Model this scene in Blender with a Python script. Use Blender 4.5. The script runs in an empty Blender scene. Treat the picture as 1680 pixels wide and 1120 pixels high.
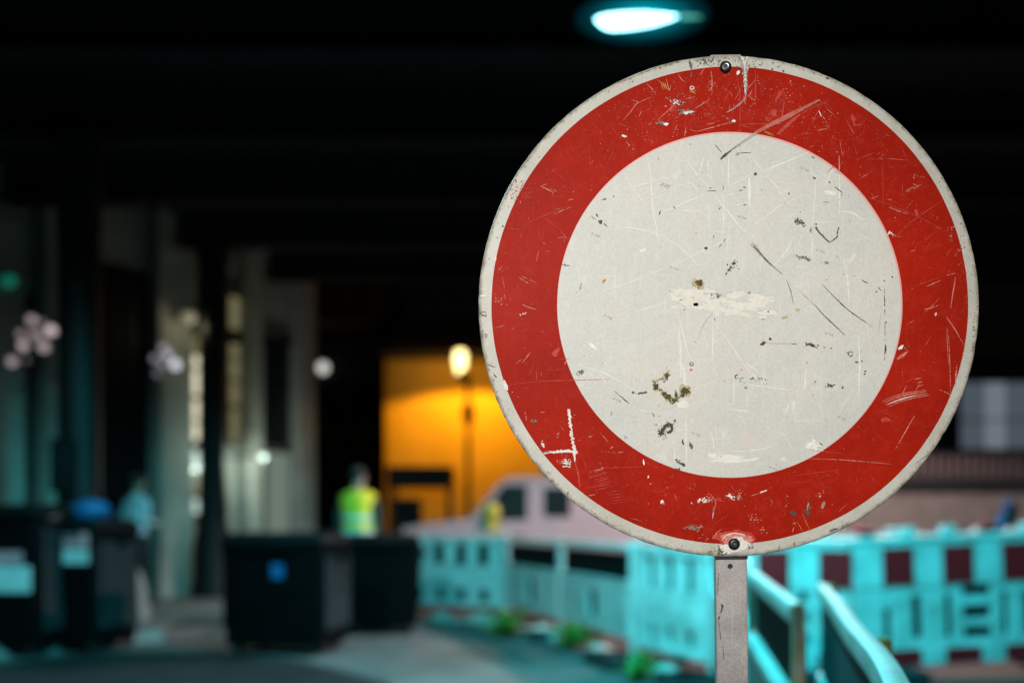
import bpy, bmesh, math, random
from mathutils import Vector, Matrix, noise

random.seed(7)
scene = bpy.context.scene
COL = scene.collection
R = math.radians

# ------------------------------------------------------------------ camera
CAM_H = 1.3
FPX = 1633.3          # focal length in photo pixels (35 mm on a 36 mm sensor, 1680 px wide)
HOR = 850.0           # row of the horizon in the photograph
cam_d = bpy.data.cameras.new('camera')
cam_d.lens = 35.0
cam_d.sensor_width = 36.0
cam_d.shift_y = (HOR - 560.0) / 1680.0      # perspective-corrected (verticals stay vertical)
cam_d.clip_start = 0.05
cam_d.clip_end = 600.0
cam_d.dof.use_dof = True
cam_d.dof.focus_distance = 1.195
cam_d.dof.aperture_fstop = 1.8
cam_d.dof.aperture_blades = 0
cam = bpy.data.objects.new('camera', cam_d)
cam.location = (0, 0, CAM_H)
cam.rotation_euler = (R(90), 0, 0)
COL.objects.link(cam)
scene.camera = cam

# ------------------------------------------------------------------ world (night) and faint sky light
world = bpy.data.worlds.new('World')
scene.world = world
world.use_nodes = True
wn = world.node_tree
sky = wn.nodes.new('ShaderNodeTexSky')
sky.sky_type = 'NISHITA'
sky.sun_disc = False
sky.sun_elevation = R(2)
sky.sun_rotation = R(200)
bg = wn.nodes['Background']
bg.inputs['Strength'].default_value = 0.0006
wn.links.new(sky.outputs['Color'], bg.inputs['Color'])

sun_d = bpy.data.lights.new('sun', 'SUN')
sun_d.energy = 0.004
sun_d.angle = R(0.5)
sun_d.color = (0.8, 0.9, 1.0)
sun = bpy.data.objects.new('sun', sun_d)
sun.rotation_euler = (R(60), 0, R(160))
COL.objects.link(sun)

scene.view_settings.view_transform = 'Standard'
scene.view_settings.look = 'None'
scene.view_settings.exposure = 0.0
scene.view_settings.gamma = 1.0
scene.view_settings.use_curve_mapping = False
scene.cycles.use_denoising = True
scene.cycles.denoiser = 'OPENIMAGEDENOISE'
scene.cycles.max_bounces = 6
scene.cycles.transparent_max_bounces = 16
scene.cycles.sample_clamp_indirect = 4.0
scene.cycles.caustics_reflective = False
scene.cycles.caustics_refractive = False
scene.cycles.use_light_tree = True

# ------------------------------------------------------------------ helpers
def P(px, py, d):
    """photo pixel at depth d -> world point"""
    return Vector(((px - 840.0) * d / FPX, d, CAM_H - (py - HOR) * d / FPX))

def px_x(px, d):
    return (px - 840.0) * d / FPX

def py_z(py, d):
    return CAM_H - (py - HOR) * d / FPX

def nodes_of(m):
    m.use_nodes = True
    return m.node_tree.nodes, m.node_tree.links

def mat(name, col, rough=0.6, metal=0.0, var=0.25, scale=8.0, bump=0.0, bscale=60.0, spec=0.5,
        emit=None, estr=0.0, col2=None, coat=0.0):
    """principled material whose colour is broken up by noise and whose surface has fine relief"""
    m = bpy.data.materials.new(name)
    n, l = nodes_of(m)
    b = n['Principled BSDF']
    b.inputs['Roughness'].default_value = rough
    b.inputs['Metallic'].default_value = metal
    b.inputs['Specular IOR Level'].default_value = spec
    b.inputs['Coat Weight'].default_value = coat
    tc = n.new('ShaderNodeTexCoord')
    nz = n.new('ShaderNodeTexNoise')
    nz.inputs['Scale'].default_value = scale
    nz.inputs['Detail'].default_value = 6.0
    nz.inputs['Roughness'].default_value = 0.65
    l.new(tc.outputs['Object'], nz.inputs['Vector'])
    rp = n.new('ShaderNodeValToRGB')
    c2 = col2 if col2 else tuple(c * (1 - var) for c in col)
    rp.color_ramp.elements[0].position = 0.35
    rp.color_ramp.elements[1].position = 0.65
    rp.color_ramp.elements[0].color = (*c2, 1)
    rp.color_ramp.elements[1].color = (*col, 1)
    l.new(nz.outputs['Fac'], rp.inputs['Fac'])
    l.new(rp.outputs['Color'], b.inputs['Base Color'])
    if bump > 0:
        n2 = n.new('ShaderNodeTexNoise')
        n2.inputs['Scale'].default_value = bscale
        n2.inputs['Detail'].default_value = 4.0
        l.new(tc.outputs['Object'], n2.inputs['Vector'])
        bp = n.new('ShaderNodeBump')
        bp.inputs['Strength'].default_value = bump
        bp.inputs['Distance'].default_value = 0.01
        l.new(n2.outputs['Fac'], bp.inputs['Height'])
        l.new(bp.outputs['Normal'], b.inputs['Normal'])
    if emit:
        b.inputs['Emission Color'].default_value = (*emit, 1)
        b.inputs['Emission Strength'].default_value = estr
    return m

def link(name, me, material=None, parent=None):
    o = bpy.data.objects.new(name, me)
    COL.objects.link(o)
    if material is not None and not me.materials:
        me.materials.append(material)
    if parent is not None:
        o.parent = parent
    return o

def tag(o, label=None, cat=None, group=None, kind=None):
    if label:
        o['label'] = label
    if cat:
        o['category'] = cat
    if group:
        o['group'] = group
    if kind:
        o['kind'] = kind
    return o

def thing(name, label, cat, loc=(0, 0, 0), rotz=0.0, group=None):
    o = bpy.data.objects.new(name, None)
    o.empty_display_size = 0.1
    COL.objects.link(o)
    o.location = loc
    o.rotation_euler = (0, 0, rotz)
    return tag(o, label, cat, group)

class MB:
    """collects shapes and builds them into ONE mesh"""
    def __init__(self):
        self.bm = bmesh.new()

    def box(self, lo, hi, mtx=None, bevel=0.0):
        sx, sy, sz = (hi[i] - lo[i] for i in range(3))
        c = Vector([(hi[i] + lo[i]) / 2 for i in range(3)])
        r = bmesh.ops.create_cube(self.bm, size=1.0)
        vs = r['verts']
        M = Matrix.Translation(c) @ Matrix.Diagonal((sx, sy, sz, 1))
        if mtx is not None:
            M = mtx @ M
        bmesh.ops.transform(self.bm, matrix=M, verts=vs)
        if bevel > 0:
            es = list({e for v in vs for e in v.link_edges})
            bmesh.ops.bevel(self.bm, geom=es, offset=bevel, segments=2, affect='EDGES', profile=0.5)
        return self

    def bar(self, a, b, w, h=None, up=(0, 0, 1)):
        """rectangular bar from a to b"""
        a, b = Vector(a), Vector(b)
        h = h or w
        d = b - a
        L = d.length
        z = d.normalized()
        u = Vector(up)
        if abs(z.dot(u)) > 0.98:
            u = Vector((0, 1, 0))
        x = u.cross(z).normalized()
        y = z.cross(x)
        M = Matrix((x, y, z)).transposed().to_4x4()
        M.translation = (a + b) / 2
        r = bmesh.ops.create_cube(self.bm, size=1.0)
        bmesh.ops.transform(self.bm, matrix=M @ Matrix.Diagonal((w, h, L, 1)), verts=r['verts'])
        return self

    def tube(self, pts, rad, seg=12, cap=True):
        """round tube through points; rad scalar or list"""
        pts = [Vector(p) for p in pts]
        n = len(pts)
        rads = rad if isinstance(rad, (list, tuple)) else [rad] * n
        rings = []
        prev = None
        for i, p in enumerate(pts):
            if i == 0:
                t = pts[1] - pts[0]
            elif i == n - 1:
                t = pts[-1] - pts[-2]
            else:
                t = pts[i + 1] - pts[i - 1]
            t.normalize()
            if prev is None:
                u = Vector((0, 0, 1)) if abs(t.z) < 0.9 else Vector((0, 1, 0))
                x = u.cross(t).normalized()
            else:
                x = (prev - t * prev.dot(t)).normalized()
            prev = x
            y = t.cross(x)
            rings.append([self.bm.verts.new(p + (x * math.cos(2 * math.pi * k / seg) + y * math.sin(2 * math.pi * k / seg)) * rads[i]) for k in range(seg)])
        for i in range(n - 1):
            for k in range(seg):
                self.bm.faces.new((rings[i][k], rings[i][(k + 1) % seg], rings[i + 1][(k + 1) % seg], rings[i + 1][k]))
        if cap:
            self.bm.faces.new(list(reversed(rings[0])))
            self.bm.faces.new(rings[-1])
        return self

    def lathe(self, prof, seg=24, mtx=None):
        """profile (r, z) turned round the z axis"""
        M = mtx or Matrix.Identity(4)
        rings = []
        for r, z in prof:
            if r < 1e-6:
                rings.append([self.bm.verts.new(M @ Vector((0, 0, z)))])
            else:
                rings.append([self.bm.verts.new(M @ Vector((r * math.cos(2 * math.pi * k / seg), r * math.sin(2 * math.pi * k / seg), z))) for k in range(seg)])
        for a, b in zip(rings, rings[1:]):
            for k in range(seg):
                q = [a[k % len(a)], a[(k + 1) % len(a)], b[(k + 1) % len(b)], b[k % len(b)]]
                q = list(dict.fromkeys(q))
                if len(q) >= 3:
                    try:
                        self.bm.faces.new(q)
                    except ValueError:
                        pass
        return self

    def ball(self, c, r, seg=14, scale=(1, 1, 1)):
        q = bmesh.ops.create_uvsphere(self.bm, u_segments=seg, v_segments=max(6, seg // 2), radius=1.0)
        M = Matrix.Translation(Vector(c)) @ Matrix.Diagonal((r * scale[0], r * scale[1], r * scale[2], 1))
        bmesh.ops.transform(self.bm, matrix=M, verts=q['verts'])
        return self

    def poly(self, pts):
        self.bm.faces.new([self.bm.verts.new(p) for p in pts])
        return self

    def loft(self, rings, cap=True):
        R_ = [[self.bm.verts.new(p) for p in r] for r in rings]
        n = len(R_[0])
        for a, b in zip(R_, R_[1:]):
            for k in range(n):
                self.bm.faces.new((a[k], a[(k + 1) % n], b[(k + 1) % n], b[k]))
        if cap:
            self.bm.faces.new(list(reversed(R_[0])))
            self.bm.faces.new(R_[-1])
        return self

    def build(self, name, material, parent=None, smooth=False):
        bmesh.ops.recalc_face_normals(self.bm, faces=self.bm.faces[:])
        me = bpy.data.meshes.new(name)
        self.bm.to_mesh(me)
        self.bm.free()
        if smooth:
            for p in me.polygons:
                p.use_smooth = True
            try:
                me.set_sharp_from_angle(angle=R(40))
            except Exception:
                pass
        return link(name, me, material, parent)

# ------------------------------------------------------------------ materials of the place
M_asphalt = mat('asphalt', (0.125, 0.128, 0.124), rough=0.7, var=0.5, scale=0.9, bump=0.5, bscale=180)
M_paving = mat('paving', (0.17, 0.165, 0.155), rough=0.7, var=0.3, scale=5.0, bump=0.3, bscale=90)
M_kerb = mat('kerb_stone', (0.26, 0.25, 0.24), rough=0.7, var=0.3, scale=10, bump=0.3)
M_dirt = mat('dirt', (0.035, 0.028, 0.022), rough=0.95, var=0.5, scale=4, bump=0.8, bscale=40)
M_steel_dark = mat('dark_painted_steel', (0.030, 0.030, 0.031), spec=0.0, rough=0.95, var=0.4, scale=6, bump=0.2)
M_iron = mat('black_cast_iron', (0.006, 0.0065, 0.0065), rough=0.6, var=0.3, scale=12, bump=0.2, spec=0.25)
M_plaster = mat('plaster', (0.37, 0.36, 0.31), rough=0.85, var=0.35, scale=1.6, bump=0.4, bscale=40)
M_plaster2 = mat('pale_plaster', (0.30, 0.28, 0.26), rough=0.85, var=0.3, scale=1.6, bump=0.4, bscale=40)
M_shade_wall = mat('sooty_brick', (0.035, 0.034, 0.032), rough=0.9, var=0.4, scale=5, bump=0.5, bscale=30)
M_dark_glass = mat('dark_glass', (0.012, 0.014, 0.016), rough=0.15, var=0.2)
M_dark_door = mat('dark_gate_paint', (0.006, 0.007, 0.008), rough=0.6, var=0.3, spec=0.2)
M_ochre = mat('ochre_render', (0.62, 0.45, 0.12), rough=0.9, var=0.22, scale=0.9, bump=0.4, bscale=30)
M_roof = mat('slate_roof', (0.05, 0.05, 0.055), rough=0.8, var=0.3, scale=6)
M_wood = mat('hoarding_wood', (0.13, 0.095, 0.082), rough=0.85, var=0.4, scale=4, bump=0.4)
M_plastic_w = mat('white_barrier_plastic', (0.66, 0.68, 0.67), rough=0.5, scale=3.2, bump=0.25, bscale=14, col2=(0.40, 0.41, 0.38))
M_plastic_dim = mat('dimmed_barrier_plastic', (0.34, 0.345, 0.325), rough=0.6, scale=5, bump=0.3, bscale=20, col2=(0.20, 0.205, 0.18))  # white plastic darkened for the near panels, which get less light
M_plastic_shade = mat('shaded_barrier_plate', (0.085, 0.088, 0.082), rough=0.7, scale=4, bump=0.3, bscale=20, col2=(0.05, 0.052, 0.046))  # same plastic darker still: shade on the near plates put into the colour
M_plastic_r = mat('red_reflective_film', (0.60, 0.012, 0.016), rough=0.4, var=0.25, scale=6)
M_galv = mat('galvanised_steel', (0.42, 0.42, 0.41), rough=0.5, metal=0.6, var=0.3, scale=14, bump=0.1)
M_rubber = mat('black_rubber', (0.02, 0.02, 0.02), rough=0.85, var=0.4, scale=20, bump=0.4)
M_bin = mat('black_bin_plastic', (0.0035, 0.0036, 0.004), rough=0.6, var=0.3, scale=6, bump=0.1, spec=0.03)
M_bin_side = mat('grey_bin_plastic', (0.008, 0.0085, 0.009), rough=0.6, var=0.3, scale=6, bump=0.1, spec=0.1)
M_bin_lit = mat('lit_bin_side', (0.030, 0.034, 0.037), rough=0.7, var=0.4, scale=5, bump=0.1, spec=0.1)  # paler copy of the bin plastic: light on the side face as colour
M_label_w = mat('white_sticker', (0.62, 0.66, 0.66), rough=0.5, var=0.2, scale=9)
M_label_p = mat('faded_pink_sticker', (0.80, 0.30, 0.33), rough=0.5, var=0.3, scale=9)
M_blue = mat('blue_plastic_film', (0.01, 0.12, 0.30), rough=0.35, var=0.3, scale=9, bump=0.4, bscale=20)
M_leaf = mat('weed_leaf', (0.11, 0.30, 0.03), rough=0.6, var=0.5, scale=9)
M_stone = mat('pale_rubble', (0.48, 0.46, 0.42), rough=0.9, var=0.3, scale=6, bump=0.5, bscale=25)
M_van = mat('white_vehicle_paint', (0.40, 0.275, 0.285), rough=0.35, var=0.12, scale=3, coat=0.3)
M_skin = mat('skin', (0.42, 0.25, 0.18), rough=0.6, var=0.15)
M_hair = mat('dark_hair', (0.02, 0.015, 0.012), rough=0.7, var=0.3, scale=40)
M_shirt = mat('pale_blue_shirt', (0.66, 0.70, 0.78), rough=0.85, var=0.25, scale=9)
M_trouser = mat('black_trousers', (0.012, 0.012, 0.014), rough=0.9, var=0.3)
M_shoe = mat('black_shoes', (0.01, 0.01, 0.01), rough=0.5, var=0.2)
M_jacket = mat('dark_work_jacket', (0.03, 0.05, 0.05), rough=0.9, var=0.3)
M_vest = mat('fluorescent_yellow_cloth', (0.95, 0.66, 0.03), rough=0.8, var=0.15, scale=9)
M_reflect = mat('silver_tape', (0.7, 0.72, 0.7), rough=0.4, var=0.1)
M_amber = mat('amber_lens', (0.65, 0.33, 0.03), rough=0.3, var=0.2)

# ================================================================== THE SETTING
# ground: one sheet to the horizon
g = MB()
g.poly([(-250, -120, 0), (250, -120, 0), (250, 350, 0), (-250, 350, 0)])
tag(g.build('ground', M_asphalt), kind='structure')

def slab(name, outline, z0, z1, material):
    b = MB()
    vb = [b.bm.verts.new((x, y, z0)) for x, y in outline]
    vt = [b.bm.verts.new((x, y, z1)) for x, y in outline]
    b.bm.faces.new(vt)
    n = len(outline)
    for i in range(n):
        b.bm.faces.new((vb[i], vb[(i + 1) % n], vt[(i + 1) % n], vt[i]))
    return b.build(name, material)

# raised pavement on the left with its kerb; unpaved strip inside the fence
edge = [(-14, 7.2), (-6.2, 8.6), (-4.7, 9.35), (-3.95, 10.5), (-2.6, 11.25), (-1.5, 11.4), (-1.45, 13.2), (-2.9, 14.4), (-2.9, 24), (-2.4, 30)]
pav = tag(slab('pavement', edge + [(-30, 30), (-30, 7.2)], -0.02, 0.11, M_paving), kind='structure')
kb = MB()
for a, b_ in zip(edge, edge[1:]):
    n_ = max(1, int((Vector(b_) - Vector(a)).length / 1.0))
    for i in range(n_):
        p = Vector(a).lerp(Vector(b_), i / n_)
        q = Vector(a).lerp(Vector(b_), (i + 1) / n_ - 0.012)
        kb_ = MB().bar((p.x, p.y, 0.055), (q.x, q.y, 0.055), 0.14, 0.13)
        kb_.build('kerb_stone', M_kerb, pav)
site = [(-2.3, 14.0), (0.0, 12.75), (0.62, 10.9), (1.18, 8.95), (1.66, 7.8), (1.45, 5.6), (1.0, 3.1), (0.85, 1.5), (1.1, -2), (24, -2), (24, 24), (-2.3, 24)]
tag(slab('dirt_strip', site, -0.02, 0.012, M_dirt), kind='structure')

M_dark_tar = mat('dark_tarmac', (0.022, 0.022, 0.023), rough=0.85, var=0.4, scale=2.0, bump=0.5, bscale=160, spec=0.2)
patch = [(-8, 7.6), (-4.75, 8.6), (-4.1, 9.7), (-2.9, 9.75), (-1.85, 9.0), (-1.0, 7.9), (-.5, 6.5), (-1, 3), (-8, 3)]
tag(slab('dark_ground', patch, -0.02, 0.004, M_dark_tar), kind='structure')  # near-black sheet over the ground at the near left

# ------------------------------------------------------------------ railway bridge overhead
br = thing('railway_bridge', 'dark steel railway bridge spanning overhead above the sign and barriers', 'bridge', (0, 0, 0))
MB().box((-22, -8, 6.0), (22, 17.6, 6.5)).build('deck', M_steel_dark, br)
for i, y in enumerate([0.5, 2.6, 4.7, 6.8, 8.9, 11.0, 13.1, 15.2, 17.3]):
    m = MB()
    m.box((-21.9, y - 0.012, 5.46), (21.9, y + 0.012, 5.999))
    m.box((-21.9, y - 0.16, 5.43), (21.9, y + 0.16, 5.462))
    m.build('girder', M_steel_dark, br)

# ------------------------------------------------------------------ plastered wall of the underpass (left)
FA = Vector((px_x(0, 13.0), 13.0, 0))
FB = Vector((px_x(500, 18.0), 18.0, 0))
fu = (FB - FA).normalized()
fv = Vector((fu.y, -fu.x, 0))               # towards the street
fac = thing('underpass_building', 'grey plastered arcade front with pilasters and dark gateways behind the black columns', 'building', FA, math.atan2(fu.y, fu.x))

def fpos(px):
    """distance along the wall where the wall shows at photo column px"""
    kx = (px - 840.0) / FPX
    # FA + t*fu : x = kx*y
    return (kx * FA.y - FA.x) / (fu.x - kx * fu.y)

def fdepth(px):
    return (FA + fu * fpos(px)).y

def fbox(px0, px1, z0, z1, v0, v1, name, material, parent=fac, bevel=0.0):
    # local: +x along the wall, -y towards the street
    return MB().box((fpos(px0), -v1, z0), (fpos(px1), -v0, z1), bevel=bevel).build(name, material, parent)

def fz(py, px):
    return py_z(py, fdepth(px))

UL = -9.0
MB().box((UL, 0.05, 0), (fpos(500), 0.45, 5.98)).build('wall', M_plaster, fac)
fbox(-60, 34, 0.11, 5.2, -0.05, 0.10, 'wall_panel', M_plaster)
fbox(56, 96, 0.11, 5.95, -0.05, 0.28, 'pilaster', M_plaster)
fbox(36, 54, 0.11, 4.3, -0.05, 0.03, 'recess_panel', M_dark_door)
fbox(98, 164, 0.11, 5.3, -0.05, 0.03, 'gate', M_dark_door)
fbox(166, 241, 0.11, fz(441, 200), -0.05, 0.04, 'gate', M_dark_door)
for px in (180, 203, 226):
    fbox(px, px + 2, 0.12, fz(445, 200), 0.04, 0.07, 'gate_rail', M_iron)
fbox(243, 298, 0.11, 5.95, -0.05, 0.26, 'pilaster', M_plaster)
fbox(327, 368, 0.11, 5.2, -0.05, 0.02, 'gate', M_dark_door)
fbox(391, 417, 0.11, 5.95, -0.05, 0.2, 'pilaster', M_plaster)
fbox(476, 501, 0.11, 5.95, -0.05, 0.24, 'pilaster', M_plaster2)
w = fbox(420, 474, fz(728, 450), fz(560, 450), -0.05, 0.03, 'window', M_dark_glass)
for z in (fz(728, 450) - 0.05, fz(560, 450)):
    fbox(418, 475.5, z, z + 0.05, 0.0, 0.08, 'window_frame', M_iron)

# lit stairwell windows each side of the thin column: stacks of pale yellow panes
def lit(name, col, s):
    return mat(name, tuple(c * 0.03 for c in col), rough=0.4, var=0.1, emit=col, estr=s)
M_pane = lit('lit_yellow_pane', (1.0, 0.93, 0.66), 1.0)
M_pane_dim = lit('dim_yellow_pane', (0.80, 0.72, 0.38), 0.20)
M_pane_g = lit('lit_pale_green_pane', (0.75, 1.0, 0.88), 0.70)
win = MB().box((fpos(300), -0.05, fz(845, 311)), (fpos(324), 0.04, fz(500, 311))).build('stair_window', M_dark_glass, fac)
for y0, y1, mm in [(552, 580, M_pane_dim), (583, 601, M_pane), (606, 648, M_pane), (655, 688, M_pane), (692, 722, M_pane), (738, 768, M_pane_g), (775, 812, M_pane_dim), (818, 842, M_pane_g)]:
    MB().box((fpos(302.5), -0.075, fz(y1, 311)), (fpos(320.5), -0.05, fz(y0, 311))).build('pane', mm, win)
win = MB().box((fpos(370), -0.05, fz(730, 380)), (fpos(390), 0.04, fz(480, 380))).build('stair_window', M_dark_glass, fac)
for y0, y1, mm in [(488, 540, M_pane_dim), (565, 586, M_pane_dim), (590, 622, M_pane_dim), (627, 665, M_pane_dim), (671, 727, M_pane_dim)]:
    MB().box((fpos(374), -0.075, fz(y1, 380)), (fpos(387), -0.05, fz(y0, 380))).build('pane', mm, win)

# frosted glass door with light behind it
M_doorlit = lit('lit_frosted_door', (0.62, 0.80, 0.66), 0.22)
door = fbox(419, 474, 0.12, fz(737, 450), -0.05, 0.05, 'door', M_iron)
MB().box((fpos(434), -0.075, 0.3), (fpos(470), -0.05, fz(742, 450))).build('door_pane', M_doorlit, door)
MB().box((fpos(420.5), -0.075, 0.3), (fpos(424.5), -0.05, fz(742, 450))).build('door_pane', M_doorlit, door)

def point(name, loc, col, power, rad=0.06):
    d = bpy.data.lights.new(name, 'POINT')
    d.color = col
    d.energy = power
    d.shadow_soft_size = rad
    o = bpy.data.objects.new(name, d)
    o.location = loc
    COL.objects.link(o)
    return o

# small lamps on the wall ------------------------------------------------
def wall_lamp(px, py, label, col, s, r, power=0.0, v=0.22, lname='wall_lamp'):
    base = FA + fu * fpos(px)
    base = base * (1.0 - v / abs(base.dot(fv)))      # stands off the wall towards the street
    d = base.y
    z = py_z(py, d)
    t = thing(lname, label, 'lamp', (base.x, base.y, z))
    back = -fv * (v - 0.02)
    MB().tube([back, Vector((0, 0, 0.02))], 0.018, 8).build('bracket', M_iron, t)
    MB().lathe([(0.0, r * 1.15), (r * 0.5, r * 1.1), (r * 0.9, r * 0.75), (r * 0.95, r * 0.6), (0, r * 0.6)], 16).build('cap', M_iron, t)
    mg = lit('lamp_glass', col, s)
    MB().lathe([(0, -r), (r * 0.6, -r * 0.8), (r, -r * 0.1), (r * 0.85, r * 0.55), (0, r * 0.6)], 16).build('glass', mg, t, True)
    if power:
        pl = point('light', (base + fv * 0.16).to_tuple()[:2] + (z - r - 0.05,), col, power, 0.06)
        pl.parent = t
        pl.matrix_parent_inverse = Matrix.Translation(Vector((base.x, base.y, z))).inverted()
    return t

wall_lamp(429, 747, 'round pale green lamp lit above the frosted door', (0.80, 1.0, 0.88), 0.6, 0.085, 48.0, 0.75)
wall_lamp(310, 520, 'pale yellow lantern glowing at the head of the stair window', (1.0, 0.93, 0.60), 0.22, 0.11, 2.5, 0.5, 'wall_lantern')
wall_lamp(15, 460, 'small dim green lamp high on the wall at the picture edge', (0.02, 0.55, 0.36), 0.22, 0.09, 0.0, 0.2)

def cluster(px, py, label, col, blobs, d=13.2):
    c = P(px, py, d)
    t = thing('cluster_lamp', label, 'lamp', c)
    mg = lit('cluster_glass', col, 1.0)
    for k, (dx, dy, r, s) in enumerate(blobs):
        q = P(px + dx, py + dy, d) - c
        mk = lit('cluster_glass', col, s)
        MB().tube([(0, 0.14, 0), q], 0.01, 6).build('arm', M_galv, t)
        MB().ball(q, r, 12).build('globe', mk, t, True)
    MB().tube([(0, 0.14, 0), Vector((0, 0.14, 0)) - fv * 0.5], 0.014, 6).build('bracket', M_iron, t)
    return t

cluster(60, 545, 'cluster of pinkish glass globes glowing on the wall by the large bins', (1.0, 0.80, 0.82),
        [(-26, 3, .05, .25), (-8, -20, .055, .4), (8, -16, .04, .2), (24, -3, .06, .75), (-22, 22, .055, .5), (12, 24, .06, .45), (-4, 4, .05, .35), (8, 6, .04, .25), (-40, 48, .055, .4), (-16, 46, .03, .12)], 12.0)
cluster(270, 590, 'cluster of bluish white globes glowing beside the dark gateway', (0.88, 0.88, 1.0),
        [(-16, -2, .05, .30), (18, 8, .07, 1.0), (-2, -20, .05, .4), (6, -8, .055, .6), (-12, 22, .05, .16), (-4, 6, .05, .3)], 14.2)

# ------------------------------------------------------------------ iron columns that carry the bridge
def column(px, d, wpx, label):
    x = px_x(px, d)
    wd = wpx * d / FPX / 2
    t = thing('iron_column', label, 'column', (x, d, 0.11), 0, 'columns under the bridge')
    MB().lathe([(0, 0), (wd * 1.6, 0), (wd * 1.6, 0.18), (wd * 1.45, 0.24), (wd * 1.45, 0.75), (wd * 1.35, 0.9), (wd * 1.2, 1.0), (wd * 1.05, 1.15), (0, 1.15)], 20).build('base', M_iron, t, True)
    m = MB()
    prof = []
    for k in range(16):
        z = 1.15 + (4.6 - 1.15) * k / 15
        prof.append((wd * (1.0 + (0.06 if k in (1, 14) else 0)), z))
    m.lathe(prof, 20)
    m.build('shaft', M_iron, t, True)
    MB().lathe([(0, 4.6), (wd * 1.02, 4.6), (wd * 1.12, 4.8), (wd * 1.12, 4.86), (wd * 1.02, 4.95), (wd * 1.3, 5.2), (wd * 1.3, 5.3), (0, 5.3)], 20).build('capital', M_iron, t, True)
    return t

column(130, 10.75, 66, 'thick black iron column rising behind the labelled bins')
column(350, 15.2, 44, 'slender black iron column between the two lit stair windows')

# ------------------------------------------------------------------ dark house beyond the underpass, with its globe lamp
def house(name, label, d, px0, px1, ztop, material, depth=6.0, rot=0.0, roof=True):
    x0, x1 = px_x(px0, d), px_x(px1, d)
    t = thing(name, label, 'building', ((x0 + x1) / 2, d, 0), rot)
    w_ = (x1 - x0) / 2
    MB().box((-w_, 0, 0), (w_, depth, ztop)).build('wall', material, t)
    if roof:
        m = MB()
        m.loft([[(-w_ - .2, -.2, ztop + .002), (w_ + .2, -.2, ztop + .002), (w_ + .2, depth + .2, ztop + .002), (-w_ - .2, depth + .2, ztop + .002)],
                [(-w_ + .3, depth * .45, ztop + 1.4), (w_ - .3, depth * .45, ztop + 1.4), (w_ - .3, depth * .55, ztop + 1.4), (-w_ + .3, depth * .55, ztop + 1.4)]])
        m.build('roof', M_roof, t)
    return t, w_

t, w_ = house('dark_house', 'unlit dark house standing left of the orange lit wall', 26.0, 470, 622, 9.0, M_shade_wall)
for fl in range(3):
    for k in range(3):
        x = -w_ + 0.45 + k * (2 * w_ - 0.9) / 2
        f = MB().box((x - .3, -.02, 1.0 + fl * 2.7), (x + .3, 0.0, 2.3 + fl * 2.7)).build('window', M_dark_glass, t)
        MB().box((x - .36, -.1, .93 + fl * 2.7), (x + .36, -.001, .995 + fl * 2.7)).build('sill', M_kerb, f)
# globe lamp on a bracket
c = P(530, 603, 25.6)
t = thing('globe_lamp', 'single small white globe lamp shining on the dark house front', 'lamp', c)
MB().ball((0, 0, 0), 0.14, 18).build('globe', lit('white_globe', (1.0, 0.98, 0.90), 0.85), t, True)
MB().tube([(0, 0, 0.16), (0, 0, 0.3), (0, 0.38, 0.34)], 0.02, 8).build('bracket', M_iron, t)

# low block behind the street lamp: its plain wall glows orange
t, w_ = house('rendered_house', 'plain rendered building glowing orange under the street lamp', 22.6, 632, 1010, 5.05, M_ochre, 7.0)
MB().box((-w_ - 0.03, -0.08, 0.0), (w_ + 0.03, -0.001, 0.55)).build('plinth', M_roof, t)
MB().box((-w_ - 0.05, -0.14, 4.88), (w_ + 0.05, -0.001, 5.045)).build('cornice', M_roof, t)
f = MB().box((1.0, -0.03, 1.1), (2.0, -0.001, 2.5)).build('window', M_dark_glass, t)
MB().box((0.92, -0.12, 1.0), (2.08, -0.001, 1.095)).build('sill', M_kerb, f)

# open shelter roof in front of it
t = thing('shelter', 'small dark flat roofed shelter before the orange wall', 'shelter', (px_x(691, 20.6), 20.6, 0))
hw = (px_x(744, 20.6) - px_x(640, 20.6)) / 2
MB().box((-hw, -0.5, py_z(800, 20.6)), (hw, 0.6, py_z(766, 20.6)), bevel=0.02).build('roof', M_iron, t)
for x in (-hw + .06, hw - .06):
    for y in (-.42, .5):
        MB().box((x - .035, y - .035, 0), (x + .035, y + .035, py_z(800, 20.6) - .003)).build('post', M_iron, t)
MB().box((-hw + .02, 0.3, 0.0), (-hw + .62, 0.55, 1.72)).build('side_panel_or_lit_sheet', M_iron, t)

# street lamp with sodium light
SL = 20.7
sx = px_x(768, SL)
t = thing('street_lamp', 'lit yellow street lantern on a dark post before the orange wall', 'street lamp', (sx, SL, 0))
MB().lathe([(0, 0), (.16, 0), (.16, .3), (.1, .4), (.085, .9), (.06, 1.0), (.05, 3.0), (.042, py_z(625, SL)), (0, py_z(625, SL))], 14).build('post', M_iron, t, True)
MB().lathe([(0, py_z(695, SL)), (.1, py_z(695, SL)), (.13, py_z(680, SL)), (.1, py_z(663, SL)), (0, py_z(663, SL))], 12).build('post_box', M_iron, t, True)
hx = px_x(755, SL) - sx
zb, zt = py_z(612, SL), py_z(575, SL)
MB().tube([(0, 0, py_z(628, SL)), (hx * .4, 0, zb - .06), (hx, 0, zb + 0.0)], [.12, .1, .13], 12).build('arm', M_iron, t, True)
M_sodium = lit('sodium_glass', (1.0, 0.80, 0.32), 4.0)
MB().lathe([(0, zb), (.07, zb), (.115, zb + .18), (.13, zt - .1), (.08, zt), (0, zt)], 16, Matrix.Translation((hx, 0, 0))).build('lantern', M_sodium, t, True)
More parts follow.
